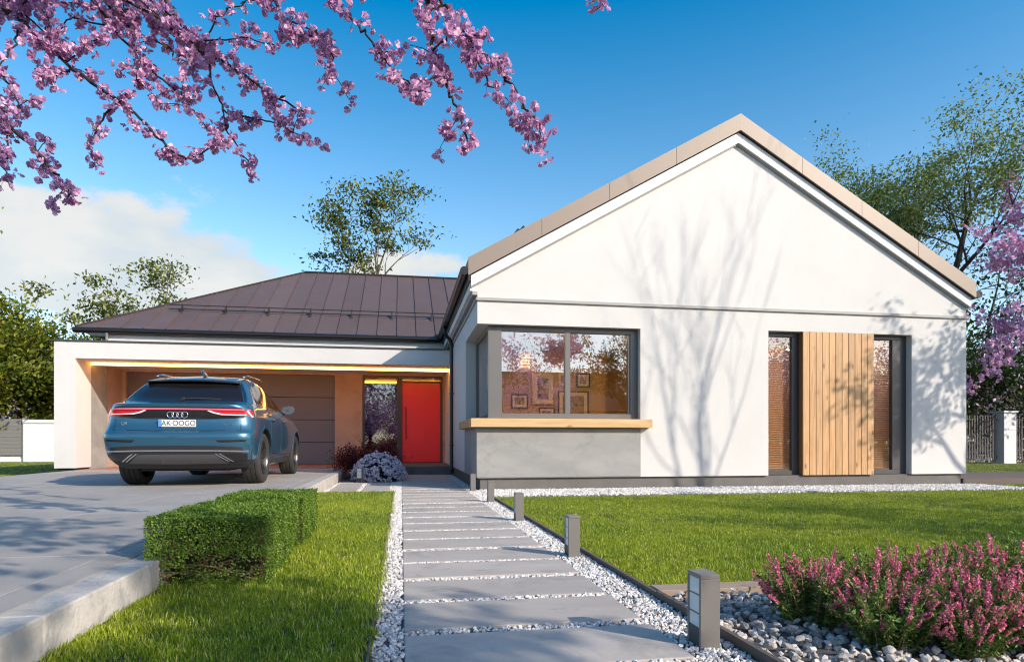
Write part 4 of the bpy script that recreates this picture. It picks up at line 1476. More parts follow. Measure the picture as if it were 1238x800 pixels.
for s in (-1, 1):
    patch('exhaust_trim', [(s * .56, .475), (s * .75, .478), (s * .91, .478)], [(s * .69, .385), (s * .8, .385), (s * .90, .395)], M['car_black'], off=0.013, rows=3)
    for dxx in (0, .055):
        patch('chrome_blade', [(s * (0.50 + dxx), .478), (s * (.66 + dxx), .375)], [(s * (.525 + dxx), .478), (s * (.685 + dxx), .375)], M['chrome'], off=0.019, rows=1)
    cpart(MB().prism([(s * .2 - .008, .13, .455), (s * .2 - .008, .06, .445), (s * .2 - .008, .12, .345), (s * .2 - .008, .2, .35)], (.016, 0, 0)), 'diffuser_fin', M['silver'])

# sides
for s, ax in ((1, 's+'), (-1, 's-')):
    for name, tp_, bt_ in (('quarter_window', [(.93, 1.36), (1.12, 1.475), (1.34, 1.53)], [(.90, 1.235), (1.12, 1.215), (1.34, 1.205)]),
                           ('side_window', [(1.38, 1.54), (1.75, 1.575), (2.22, 1.575)], [(1.38, 1.205), (1.75, 1.195), (2.22, 1.19)]),
                           ('side_window', [(2.29, 1.573), (2.62, 1.52), (3.0, 1.37), (3.22, 1.22)], [(2.29, 1.188), (2.62, 1.185), (3.0, 1.182), (3.22, 1.182)])):
        patch(name, tp_, bt_, M['car_glass'], ax, off=0.004, rows=5)
    patch('window_trim', [(.88, 1.225), (1.5, 1.195), (2.3, 1.182), (3.24, 1.178)], [(.88, 1.21), (1.5, 1.18), (2.3, 1.168), (3.24, 1.164)], M['car_black'], ax, off=0.007, rows=1)
    patch('window_pillar', [(2.22, 1.575), (2.29, 1.573)], [(2.22, 1.19), (2.29, 1.188)], M['car_black'], ax, off=0.003, rows=3)
    patch('window_pillar', [(1.34, 1.53), (1.38, 1.54)], [(1.34, 1.205), (1.38, 1.205)], M['car_black'], ax, off=0.003, rows=3)
    for (y0, y1) in ((1.36, 2.24), (2.255, 3.36)):
        dr = patch('door', [(y0, 1.16), ((y0 + y1) / 2, 1.15), (y1, 1.14)], [(y0 + (.13 if y0 < 2 else 0), .40), ((y0 + y1) / 2, .39), (y1 - .05, .39)], M['paint'], ax, off=0.006, rows=10)
        hx, hn, _, _ = BVH.ray_cast(Vector((s * 2, y0 + .2, 1.0)), Vector((-s, 0, 0)))
        MB().tube([(hx.x + s * .005, y0 + .10, 1.0), (hx.x + s * .045, y0 + .13, 1.005), (hx.x + s * .045, y0 + .28, 1.005), (hx.x + s * .005, y0 + .31, 1.0)], .013, 6).build('handle', M['paint'], dr, smooth=True)
    patch('sill_trim', [(1.50, .40), (2.5, .37), (3.48, .40)], [(1.48, .29), (2.5, .29), (3.5, .29)], M['car_matt'], ax, off=0.012, rows=3)
    patch('sill_strip', [(1.52, .47), (2.5, .44), (3.46, .46)], [(1.52, .455), (2.5, .425), (3.46, .445)], M['chrome'], ax, off=0.010, rows=1)
    # mirror
    mm = MB()
    n1, n2 = 12, 10
    vs, fs = [], []
    for i in range(n2 + 1):
        ph = math.pi * i / n2
        for k in range(n1):
            th = 2 * math.pi * k / n1
            cx_, sz_ = math.cos(th), math.sin(th)
            vs.append((s * 1.02 + .115 * math.sin(ph) ** .8 * math.copysign(abs(cx_) ** .8, cx_), 2.88 - .06 * math.cos(ph), 1.225 + .082 * math.sin(ph) ** .8 * math.copysign(abs(sz_) ** .8, sz_)))
    for i in range(n2):
        for k in range(n1):
            fs.append((i * n1 + k, i * n1 + (k + 1) % n1, (i + 1) * n1 + (k + 1) % n1, (i + 1) * n1 + k))
    mm.add(vs, fs)
    mo = cpart(mm, 'wing_mirror', M['paint'], smooth=True)
    MB().tube([(s * .90, 2.98, 1.165), (s * .96, 2.90, 1.18)], .03, 8).build('mirror_arm', M['car_matt'], mo, smooth=True)
    gm = MB().lathe([(0, .001), (0, .07), (.004, .073)], 'x', (0, 0, 0), 20)
    gm.v = [(s * 1.02 + v[1] * 1.55, 2.822 + v[0], 1.225 + v[2] * 1.05) for v in gm.v]
    gm.build('mirror_glass', M['silver'], mo)
    # roof rail
    cpart(MB().tube([(s * .63, 1.15, 1.66), (s * .64, 1.4, 1.705), (s * .645, 2.2, 1.715), (s * .64, 2.45, 1.68)], .016, 8), 'roof_rail', M['chrome'], smooth=True)
    patch('arch_trim', [(1.0 + .455 * math.cos(a), WR + .01 + .455 * math.sin(a)) for a in [R(q) for q in range(196, -17, -20)]],
          [(1.0 + .485 * math.cos(a), WR + .01 + .485 * math.sin(a)) for a in [R(q) for q in range(196, -17, -20)]], M['paint'], ax, off=0.006, rows=2, sub=2)
    patch('arch_trim', [(3.99 + .455 * math.cos(a), WR + .01 + .455 * math.sin(a)) for a in [R(q) for q in range(190, -11, -20)]],
          [(3.99 + .485 * math.cos(a), WR + .01 + .485 * math.sin(a)) for a in [R(q) for q in range(190, -11, -20)]], M['paint'], ax, off=0.006, rows=2, sub=2)

cpart(MB().box(-.6, .6, .45, 4.4, .22, .27), 'underbody', M['car_matt'])
# wheels: tyre + rim + spokes
tyre_prof = [(-.12, .272), (-.138, .30), (-.142, .34), (-.132, .372), (-.112, .387), (-.072, .3895), (-.071, .381), (-.061, .381), (-.06, .390), (-.006, .3905), (-.005, .382), (.005, .382), (.006, .3905),
             (.06, .390), (.061, .381), (.071, .381), (.072, .3895), (.112, .387), (.132, .372), (.142, .34), (.138, .30), (.12, .272)]
wt, wrim = None, None
for ay in AXLES:
    for s in (-1, 1):
        wroot = bpy.data.objects.new('wheel', None)
        COL.objects.link(wroot)
        wroot.parent = car
        wroot.empty_display_size = .1
        wroot.location = (s * .845, ay - 2.5, WR)
        wroot.rotation_euler = (0, 0, 0 if s > 0 else math.pi)
        if wt is None:
            t1 = MB().lathe(tyre_prof, 'x', (0, 0, 0), 64).build('tyre', M['tyre'], wroot, smooth=True, angle=0.8)
            for k in range(60):
                pass
            wt = t1.data
            rm = MB().lathe([(-.12, .272), (-.09, .255), (.05, .25), (.105, .262), (.122, .274)], 'x', (0, 0, 0), 48)
            rm.lathe([(.03, .25), (.03, .001)], 'x', (0, 0, 0), 24)
            r1 = rm.build('rim', M['rim'], wroot, smooth=True, angle=0.6)
            wrim = r1.data
            sk = MB()
            for k in range(5):
                for dd in (-.13, .13):
                    a = 2 * math.pi * k / 5 + math.pi / 2
                    d0 = Vector((0, math.cos(a + dd * .9), math.sin(a + dd * .9)))
                    d1 = Vector((0, math.cos(a + dd * 1.5), math.sin(a + dd * 1.5)))
                    sd = Vector((0, -math.sin(a), math.cos(a)))
                    p0, p1 = d0 * .05, d1 * .262
                    sk.prism([p0 + sd * .02 + Vector((.075, 0, 0)), p0 - sd * .02 + Vector((.075, 0, 0)), p1 - sd * .015 + Vector((.105, 0, 0)), p1 + sd * .015 + Vector((.105, 0, 0))], (-.03, 0, 0))
            sk.lathe([(.11, .262), (.124, .268), (.124, .276), (.11, .276)], 'x', (0, 0, 0), 48)
            sk.lathe([(.04, .07), (.085, .06), (.09, .03), (.09, .001)], 'x', (0, 0, 0), 20)
            s1 = sk.build('spokes', M['rim_face'], wroot)
            wsp = s1.data
        else:
            for nm, dt in (('tyre', wt), ('rim', wrim), ('spokes', wsp)):
                o = bpy.data.objects.new(nm, dt)
                COL.objects.link(o)
                o.parent = wroot

# ================================================================== GARDEN
# bollard lights
def bollard(x, y, z, label, first, rz_=0.0):
    loc = (x, y, z)
    if first is not None:
        o = copy_tree(first)
        o.location = loc
        o.rotation_euler = (0, 0, rz_)
        o['label'] = label
        return o
    t = thing('bollard_light', label, 'bollard light', loc, 'bollard lights along the garden path', world=False, rz=rz_)
    MB().box(-.0385, .042, -.055, .055, .268, .285).box(-.0385, .042, -.055, -.043, .0, .268).box(-.0385, .042, .043, .055, .0, .268).box(.03, .042, -.043, .043, .0, .268).build('housing', M['bollard'], t, bevel=0.0025)
    gl = MB().box(-.034, -.028, -.043, .043, .085, .268).build('diffuser', M['bollard_glass'], t)
    for k in range(2):
        MB().box(-.0365, -.0345, -.042, .042, .135 + k * .07, .139 + k * .07).build('diffuser_rib', M['silver'], gl)
    MB().box(-.036, .029, -.043, .043, .0, .085).build('base', M['bollard_dark'], t)
    return t


b0 = bollard(1.13, 2.27, -0.015, 'nearest and largest grey bollard light beside the flower bed', None)
bollard(1.14, 4.2, -0.015, 'second nearest grey bollard light along the right edge of the path', b0)
bollard(1.14, 6.2, -0.015, 'third grey bollard light along the right edge of the path', b0)
bollard(1.14, 8.2, -0.015, 'grey bollard light standing just before the house corner', b0)
bollard(1.12, 10.12, -0.015, 'bollard light right against the concrete clad house corner', b0)
bollard(-0.78, 12.6, 0.0, 'small bollard light in front of the violet flowering shrub', b0, R(70))

# clipped box hedge blocks


def box_hedge_mesh(seed, sx_, sy_, sz_, n):
    rg = np.random.default_rng(seed)
    P, Dv = [], []
    faces = [((1, 0, 0), sy_ * sz_), ((-1, 0, 0), sy_ * sz_), ((0, 1, 0), sx_ * sz_), ((0, -1, 0), sx_ * sz_), ((0, 0, 1), sx_ * sy_)]
    tot = sum(f[1] for f in faces)
    for nrm, a in faces:
        k = int(n * a / tot)
        u = rg.uniform(-1, 1, (k, 3)) * np.array([sx_, sy_, sz_]) / 2
        nv = np.array(nrm, float)
        ax = int(np.argmax(np.abs(nv)))
        u[:, ax] = nv[ax] * np.array([sx_, sy_, sz_])[ax] / 2
        dep = rg.exponential(0.008, (k, 1)) + .007
        wob = 0.012 * np.sin(u[:, (ax + 1) % 3] * 19 + seed) * np.sin(u[:, (ax + 2) % 3] * 23)
        u = u - nv * dep + nv * wob[:, None] * 0.7
        # thin spots low on the upright faces
        if ax != 2:
            t_ = u[:, (ax + 1) % 2] if ax < 2 else u[:, 0]
            hole = (np.sin(t_ * 11 + seed * 1.7) * np.sin(u[:, 2] * 14 + 1.0 + seed) > 0.62) & (u[:, 2] < 0.0)
            keep = ~hole | (rg.random(k) < 0.25)
            if ax == 1 and nv[1] < 0 and sy_ > .6:
                e1 = ((t_ - .03) / .15) ** 2 + ((u[:, 2] + .055) / .055) ** 2 < .75 + .5 * np.sin(t_ * 60)
                e2 = ((t_ + .2) / .10) ** 2 + ((u[:, 2] + .11) / .04) ** 2 < 1
                keep &= ~(e1 | e2) | (rg.random(k) < 0.30)
            u = u[keep]
        P.append(u)
        Dv.append(np.repeat(nv[None] * 0.9, len(u), 0))
    P, Dv = np.concatenate(P), np.concatenate(Dv)
    P[:, 2] += sz_ / 2
    return leaves_np(rg, P, 0.0118, 0.25, 0.66, 0.2, norm=Dv * 1.1 + np.array([0, 0, .35]))


SXH, SYH, SZH = 0.60, 0.552, 0.36
hl = ['nearest clipped boxwood block of the hedge row beside the kerb', 'second clipped boxwood block from the front in the hedge row',
      'third clipped boxwood block from the front in the hedge row', 'farthest clipped boxwood block at the end of the hedge row']
hv = []
for k in range(2):
    SYH = (.67, .425)[k]
    V, F = box_hedge_mesh(5 + k, SXH, SYH, SZH, (44000, 30000)[k])
    hv.append(np_mesh('leaves', V, F))
    hv[-1].materials.append(M['box'])
core = None
for k in range(4):
    SYH = .67 if k == 0 else .425
    t = thing('box_hedge', hl[k], 'hedge', (-.985 - (0, .022, .004, .024)[k], (3.835, 4.475, 4.995, 5.515)[k], 0.02 - (0, .012, .004, .014)[k]), 'clipped boxwood blocks beside the kerb', world=False, rz=math.pi * (k // 2))
    o = bpy.data.objects.new('leaves', hv[min(k, 1)])
    COL.objects.link(o)
    o.parent = t
    if k < 2:
        rnd = random.Random(5)
        c = MB().box(-SXH / 2 + .10, SXH / 2 - .10, -SYH / 2 + .13, SYH / 2 - .10, .0, SZH - .05).build('core', M['box_core'], t, bevel=0.03, seg=2)
        tw = MB()
        for q in range(260):
            a = rnd.uniform(0, 6.28)
            p0 = Vector((rnd.uniform(-.25, .25), rnd.uniform(-.22, .22), .0))
            p1 = Vector((rnd.choice((-1, 1)) * SXH / 2 * .93, rnd.uniform(-.28, .28), rnd.uniform(.04, .3))) if rnd.random() < .5 else Vector((rnd.uniform(-.3, .3), rnd.choice((-1, 1)) * SYH / 2 * .94, rnd.uniform(.04, .3)))
            tw.tube([p0, p0.lerp(p1, .5) + Vector((0, 0, .03)), p1], [.006, .005, .002], 4, cap=False)
        tw = tw.build('twigs', M['twig'], t)
        core = (c.data, tw.data)
    else:
        for nm, dt in (('core', core[0]), ('twigs', core[1])):
            o = bpy.data.objects.new(nm, dt)
            COL.objects.link(o)
            o.parent = t

# shrubs at the entrance
rg = np.random.default_rng(21)
t = thing('flowering_shrub', 'low dome shrub covered in pale violet flowers beside the entry path', 'shrub', (-0.44, 13.15, 0))
n = 640
u = unit(rg.normal(size=(n, 3)))
u[:, 2] = np.abs(u[:, 2])
p = u * np.array([.52, .48, .50]) * rg.uniform(.93, 1.04, (n, 1)) + np.array([-.44, 13.15, 0.02])
p = np.concatenate([p + rg.normal(size=p.shape) * .02 for _ in range(3)])
V, F = flowers_np(rg, p, .030, 5, direc=np.concatenate([u] * 3) * 2)
link('flowers', np_mesh('flowers', V, F), M['aster'], t)
u = unit(rg.normal(size=(5000, 3)))
u[:, 2] = np.abs(u[:, 2])
p = u * np.array([.52, .48, .50]) * rg.uniform(.55, .97, (5000, 1)) + np.array([-.44, 13.15, 0.02])
V, F = leaves_np(rg, p, .045, .2, .4, direc=u)
link('leaves', np_mesh('leaves', V, F), M['aster_leaf'], t)
t = thing('barberry_shrub', 'dark red leafy shrub behind the violet flowers beside the carport', 'shrub', (-0.75, 14.3, 0))
ps = []
for k in range(46):
    c = np.array([rg.uniform(-1.28, -.16), rg.uniform(13.75, 14.9), 0])
    h = (.62 + .22 * math.sin(k * 2.1)) * rg.uniform(.75, 1.1)
    c[2] = rg.uniform(.12, h)
    ps.append(c + rg.normal(size=(230, 3)) * np.array([.12, .12, .07]))
V, F = leaves_np(rg, np.concatenate(ps), .042, .5, .6)
link('leaves', np_mesh('leaves', V, F), M['barberry'], t)
mb = MB()
for k in range(40):
    a = Vector((rg.uniform(-1.1, -.3), rg.uniform(13.9, 14.7), 0))
    mb.tube([a, a + Vector((rg.normal() * .1, rg.normal() * .1, .3)), a + Vector((rg.normal() * .2, rg.normal() * .2, .62))], [.009, .006, .003], 4, cap=False)
link_o = mb.build('stems', M['twig'], t)
so = MB().box(-1.2, -.16, 12.64, 15.38, -.03, .004)
tag(so.build('planting_bed', M['bed_soil']), kind='structure')

# pink heather


def heather_meshes(seed, nst=105, rad=.23, hgt=.33):
    rg_ = np.random.default_rng(seed)
    mb_ = MB()
    LP, LD, FP, FD = [], [], [], []
    for k in range(nst):
        r = rad * math.sqrt(rg_.random())
        a = rg_.uniform(0, 6.283)
        b_ = np.array([r * .45 * math.cos(a), r * .45 * math.sin(a), 0])
        ht = hgt * rg_.uniform(.62, 1.08) * (1 - .35 * (r / rad) ** 2)
        tip = np.array([r * 1.15 * math.cos(a) + rg_.normal() * .02, r * 1.15 * math.sin(a) + rg_.normal() * .02, ht])
        mid = b_ * .5 + tip * .5 + np.array([0, 0, .02])
        mb_.tube([b_, mid, tip], [.003, .0025, .0012], 3, cap=False)
        fl = rg_.random() < .62
        top = rg_.uniform(.58, .74) if fl else 1.0
        m_ = 74
        f = rg_.uniform(.05, top, m_)[:, None]
        ln = np.where(f < .5, b_ + (mid - b_) * f * 2, mid + (tip - mid) * (f * 2 - 1))
        d = unit(rg_.normal(size=(m_, 3)) + np.array([0, 0, .8]))
        LP.append(ln + d * .006)
        LD.append(d * 1.5)
        if fl:
            m_ = 34
            f = rg_.uniform(top, 1.03, m_)[:, None]
            ln = mid + (tip - mid) * (f * 2 - 1)
            d = unit(rg_.normal(size=(m_, 3)) * np.array([1, 1, .5]))
            FP.append(ln + d * rg_.uniform(.003, .016, (m_, 1)) * (1.25 - f))
            FD.append(d)
    V_, F_ = leaves_np(rg_, np.concatenate(LP), .024, .2, .34, direc=np.concatenate(LD))
    l = np_mesh('leaves', V_, F_)
    l.materials.append(M['heather_leaf'])
    V_, F_ = flowers_np(rg_, np.concatenate(FP), .0075, 4, direc=np.concatenate(FD))
    f_ = np_mesh('flowers', V_, F_)
    f_.materials.append(M['heather'])
    return mb_, l, f_


hm = []
for k in range(3):
    mb_, l, f_ = heather_meshes(90 + k)
    hm.append([None, l, f_, mb_])
hs_ = [(1.70, 2.56, 1.0, 'leftmost pink heather plant, behind the nearest bollard light'), (1.80, 2.24, .92, 'pink heather plant at the front left of the clump'),
       (2.08, 2.58, 1.05, 'pink heather plant second from the left in the back row by the lawn'), (2.14, 2.18, .95, 'pink heather plant at the front middle of the clump'),
       (2.4, 2.65, 1.03, 'pink heather plant third from the left in the back row by the lawn'), (2.42, 2.22, .98, 'pink heather plant at the front right, cut by the picture edge'),
       (2.0, 2.1, .72, 'lowest pink heather plant spilling over the stones at the front'), (2.36, 2.06, .78, 'low pink heather plant at the bottom right among the stones'),
       (2.8, 2.7, 1.08, 'pink heather plant at the right end of the back row by the lawn'), (2.78, 2.3, 1.0, 'pink heather plant farthest right in the front row')]
for k, (x_, y_, s_, lb) in enumerate(hs_):
    s_ *= .93
    t = thing('heather_plant', lb, 'heather', (x_ + .02, y_ - .10, -.01), 'pink heather plants in the flower bed', world=False, rz=k * 1.9)
    t.scale = (s_, s_, s_)
    q = hm[k % 3]
    if q[0] is None:
        o = q[3].build('stems', M['twig'], t)
        q[0] = o.data
    else:
        o = bpy.data.objects.new('stems', q[0])
        COL.objects.link(o)
        o.parent = t
    for nm, dt in (('leaves', q[1]), ('flowers', q[2])):
        o = bpy.data.objects.new(nm, dt)
        COL.objects.link(o)
        o.parent = t

# right-hand boundary: picket fence, piers, timber deck
FX0, FY0 = 14.5, 20.9


def picket_panel(x0, x1, y, label):
    t_ = thing('picket_fence', label, 'fence', ((x0 + x1) / 2, y, 0))
    MB().box(x0, x1, y + .012, y + .042, .22, .27).box(x0, x1, y + .012, y + .042, 1.62, 1.67).build('rail', M['fence_metal'], t_)
    n_ = int((x1 - x0) / .115)
    for k_ in range(n_):
        xx = x0 + .05 + k_ * .115
        MB().box(xx - .022, xx + .022, y - .01, y + .012, .12, 1.80).build('picket', M['fence_metal'], t_)
    return t_


picket_panel(19.2, 22.45, FY0, 'dark metal picket fence section between the house and the white pier')
picket_panel(23.15, 26.6, FY0, 'dark metal picket fence section to the right of the white pier')
pt = thing('fence_pier', 'pale rendered fence pier between the two picket fence sections', 'pier', (22.8, FY0, 0))
MB().box(22.52, 23.08, FY0 - .2, FY0 + .3, -.05, 1.9).build('shaft', M['fence_pier'], pt, bevel=.01)
MB().box(22.47, 23.13, FY0 - .25, FY0 + .35, 1.9, 1.97).build('cap', M['fence_pier'], pt, bevel=.01)
MB().box(22.515, 23.085, FY0 - .205, FY0 - .2, 1.25, 1.27).build('joint', M['string'], pt)
pw_ = MB().box(13, 60, FY0 + 1.4, FY0 + 1.5, -.05, 1.15)
tag(pw_.build('fence_plinth', M['fence_pier']), 'low pale wall standing behind the picket fence', 'wall')
dk = thing('timber_deck', 'low brown timber terrace edge at the right house corner', 'terrace', (14, 10.9, 0))
for k in range(6):
    MB().box(10.36, 22.0, 10.35 + k * .36, 10.35 + k * .36 + .35, -.03, .09).build('plank', M['deck'], dk, bevel=.004)

# left-hand boundary: white wall and grey gate
t = thing('boundary_wall', 'white rendered boundary wall beyond the left lawn', 'wall', (-15, 29.8, 0))
MB().box(-15.45, -8.0, 29.6, 29.85, -.05, 1.58).build('wall', M['white'], t)
MB().box(-15.45, -8.0, 29.55, 29.9, 1.581, 1.72).build('coping', M['white'], t)
MB().box(-30, -15.46, 29.75, 29.85, -.05, .22).build('base', M['white'], t)
t = thing('sliding_gate', 'grey boarded gate at the left edge beside the white wall', 'gate', (-18, 29.7, .2))
for k in range(10):
    MB().box(-22, -15.5, 29.66, 29.7, .24 + k * .151, .24 + k * .151 + .147).build('gate_board', M['gate_grey'], t, bevel=.003)
MB().box(-15.5, -15.46, 29.62, 29.74, .2, 1.8).build('gate_post', M['gate_grey'], t)

# ================================================================== TREES
# flowering cherry whose limbs hang over the drive from the left
BR = [
    (0.030, [(-3.152, 4.91, 3.986), (-2.801, 4.816, 3.779), (-2.617, 4.75, 3.635), (-2.489, 4.694, 3.558), (-2.337, 4.634, 3.401), (-2.144, 4.567, 3.22), (-1.855, 4.483, 2.993), (-1.638, 4.411, 2.822), (-1.46, 4.347, 2.628), (-1.326, 4.289, 2.535)]),
    (0.016, [(-2.79, 4.797, 3.811), (-2.553, 4.722, 3.678), (-2.378, 4.658, 3.515), (-2.137, 4.582, 3.283)]),
    (0.026, [(-2.094, 4.93, 4.515), (-1.787, 4.826, 4.128), (-1.52, 4.729, 3.674), (-1.364, 4.651, 3.478), (-1.332, 4.595, 3.386), (-1.116, 4.507, 3.256), (-0.996, 4.435, 3.156), (-0.83, 4.356, 3.015), (-0.617, 4.268, 2.882)]),
    (0.012, [(-1.316, 4.542, 3.355), (-1.221, 4.474, 3.102), (-1.132, 4.408, 2.918), (-1.108, 4.353, 2.77), (-0.971, 4.279, 2.568), (-0.918, 4.219, 2.452)]),
    (0.008, [(-1.118, 4.355, 2.892), (-0.929, 4.271, 2.814), (-0.765, 4.192, 2.757), (-0.529, 4.101, 2.615)]),
    (0.018, [(-1.879, 4.791, 4.261), (-1.806, 4.738, 3.89), (-1.784, 4.694, 3.66), (-1.762, 4.649, 3.451), (-1.719, 4.601, 3.305), (-1.713, 4.56, 3.14)]),
    (0.012, [(-1.743, 4.666, 3.341), (-1.566, 4.572, 3.161), (-1.389, 4.478, 2.985), (-1.284, 4.396, 2.861), (-1.177, 4.314, 2.72)]),
    (0.018, [(-2.709, 4.428, 3.157), (-2.39, 4.339, 2.761), (-2.277, 4.285, 2.625), (-2.146, 4.229, 2.495), (-2.016, 4.172, 2.353), (-1.937, 4.125, 2.248), (-1.882, 4.081, 2.172)]),
    (0.012, [(-2.468, 4.69, 3.498), (-2.476, 4.624, 3.311), (-2.514, 4.563, 3.154), (-2.575, 4.506, 3.011)]),
    (0.014, [(-3.057, 4.995, 3.72), (-2.708, 4.915, 3.757), (-2.279, 4.82, 3.761), (-2.091, 4.767, 3.719), (-1.938, 4.72, 3.666), (-1.781, 4.673, 3.625)]),
    (0.020, [(0.022, 3.548, 3.726), (0.088, 3.503, 3.384), (0.131, 3.462, 3.136), (0.152, 3.424, 2.972), (0.167, 3.388, 2.82), (0.212, 3.346, 2.688), (0.231, 3.309, 2.587), (0.271, 3.268, 2.48), (0.313, 3.227, 2.333), (0.322, 3.192, 2.23)]),
    (0.018, [(0.067, 3.541, 3.68), (0.146, 3.489, 3.336), (0.205, 3.441, 3.13), (0.272, 3.391, 3.021), (0.35, 3.339, 2.884), (0.431, 3.287, 2.761), (0.534, 3.231, 2.616), (0.623, 3.178, 2.456), (0.681, 3.13, 2.329)]),
    (0.016, [(-0.637, 3.866, 3.656), (-0.512, 3.793, 3.404), (-0.399, 3.723, 3.252), (-0.258, 3.648, 3.098), (-0.183, 3.584, 2.979), (-0.04, 3.508, 2.773), (0.065, 3.439, 2.643)]),
    (0.014, [(-0.92, 4.118, 3.913), (-0.787, 4.054, 3.581), (-0.706, 3.999, 3.325), (-0.496, 3.922, 3.185), (-0.396, 3.864, 3.049), (-0.41, 3.826, 2.9)]),
    (0.012, [(0.932, 3.289, 3.597), (1.04, 3.27, 3.245), (1.053, 3.268, 3.096)]),
    (0.010, [(-1.312, 4.49, 3.411), (-1.021, 4.389, 3.391), (-0.805, 4.301, 3.311)]),
    (0.010, [(-1.808, 4.475, 2.935), (-1.884, 4.437, 2.777), (-1.922, 4.393, 2.607)]),
    (0.010, [(-2.121, 4.58, 3.181), (-2.195, 4.542, 3.11), (-2.251, 4.501, 3.05)]),
    (0.012, [(-2.593, 4.458, 3.136), (-2.361, 4.367, 2.955), (-2.243, 4.296, 2.752)]),
    (0.012, [(-1.776, 4.672, 3.597), (-1.985, 4.674, 3.547), (-2.158, 4.671, 3.569), (-2.222, 4.648, 3.45)]),
    (0.012, [(-1.77, 4.671, 3.514), (-1.544, 4.581, 3.399), (-1.392, 4.504, 3.259)]),
    (0.010, [(-1.503, 4.675, 3.641), (-1.672, 4.654, 3.708), (-1.815, 4.628, 3.784)]),
    (0.008, [(0.164, 3.321, 2.779), (0.251, 3.289, 2.863), (0.321, 3.26, 2.831), (0.435, 3.223, 2.833)]),
    (0.008, [(0.21, 3.313, 2.668), (0.124, 3.277, 2.589), (0.061, 3.237, 2.511)]),
    (0.008, [(0.345, 3.289, 2.852), (0.414, 3.227, 2.631), (0.489, 3.163, 2.499)]),
    (0.010, [(-1.348, 4.598, 3.447), (-1.213, 4.541, 3.603), (-0.998, 4.47, 3.679), (-0.83, 4.406, 3.748)]),
    (0.008, [(-0.492, 3.891, 3.166), (-0.57, 3.879, 3.121), (-0.637, 3.866, 3.129)]),
    (0.008, [(-2.153, 4.585, 3.23), (-1.986, 4.505, 3.279), (-1.884, 4.437, 3.353)]),
    (0.010, [(-1.484, 4.418, 2.659), (-1.348, 4.361, 2.564), (-1.208, 4.303, 2.612), (-1.137, 4.257, 2.649)]),
    (0.008, [(-2.38, 4.32, 2.752), (-2.321, 4.293, 2.545), (-2.335, 4.278, 2.389), (-2.291, 4.254, 2.333)]),
    (0.010, [(-0.399, 3.723, 3.252), (-0.294, 3.654, 3.24), (-0.112, 3.572, 3.237)]),
]
LIMBS = [(0.13, [(-5.6, 1.7, -0.1), (-5.5, 1.75, 1.2), (-5.3, 1.9, 2.2)]),
         (0.085, [(-5.3, 1.9, 2.2), (-4.9, 2.4, 3.0), (-4.3, 3.0, 3.55), (-3.6, 3.45, 3.8), (-3.05, 3.7, 3.75)]),
         (0.085, [(-5.3, 1.9, 2.15), (-4.7, 2.4, 3.3), (-3.6, 3.0, 4.3), (-2.4, 3.6, 4.75), (-1.2, 3.7, 4.75), (0.2, 3.5, 4.7), (1.0, 3.4, 4.3)]),
         (0.075, [(-5.3, 1.9, 2.1), (-5.6, 2.6, 3.2), (-5.9, 3.4, 4.4), (-5.8, 4.2, 5.6)]),
         (0.06, [(-5.3, 1.9, 2.1), (-5.8, 1.3, 3.3), (-6.6, 0.8, 4.6), (-7.2, 0.5, 5.5)]),
         (0.03, [(-3.05, 3.7, 3.75), (-2.6, 3.95, 3.75), (-2.2, 4.4, 3.72)])]
ch = thing('cherry_tree', 'pink flowering cherry with bare dark limbs hanging into the top left', 'tree', (-5.6, 1.7, -.03))
rnd = random.Random(77)
rg = np.random.default_rng(77)
mb = MB()


def smooth_line(p, n=4, wob=0.0):
    P = [Vector(q) for q in p]
    o = []
    for i in range(len(P) - 1):
        a, b_, c, d = P[max(i - 1, 0)], P[i], P[i + 1], P[min(i + 2, len(P) - 1)]
        for k in range(n):
            t_ = k / n
            o.append(0.5 * ((2 * b_) + (c - a) * t_ + (2 * a - 5 * b_ + 4 * c - d) * t_ ** 2 + (3 * b_ - a - 3 * c + d) * t_ ** 3) + Vector((rnd.gauss(0, wob), rnd.gauss(0, wob), rnd.gauss(0, wob))))
    return o + [P[-1]]


for r, p in LIMBS:
    q = smooth_line(p, 5, 0.012)
    mb.tube(q, [r * (1 - .45 * i / (len(q) - 1)) for i in range(len(q))], 9, cap=False)
limbpts = [q for r, p in LIMBS[1:] for q in smooth_line(p, 10)]
sites, stalks = [], MB()
for r, p in BR:
    p0 = Vector(p[0])
    if p0.z > 3.3 or p0.x < -4:      # joins a limb out of sight
        near = min(limbpts, key=lambda q: (q - p0).length)
        mid = p0.lerp(near, .5) + Vector((0, 0, .08))
        p = [tuple(near), tuple(mid)] + p
    q = smooth_line(p, 5, 0.006)
    r *= .62
    mb.tube(q, [r * (1 - .72 * i / (len(q) - 1)) + .0015 for i in range(len(q))], 6, cap=False)
    L = 0
    for a, b_ in zip(q[:-1], q[1:]):
        seg = (b_ - a).length
        L += seg
        nn = seg / .0235
        for k in range(int(nn) + (rnd.random() < nn % 1)):
            c = a.lerp(b_, rnd.random())
            if math.sin(L * 16 + r * 900) > -.5 or rnd.random() < .15:
                sites.append(c)
    for k in range(3):
        sites.append(q[-1])
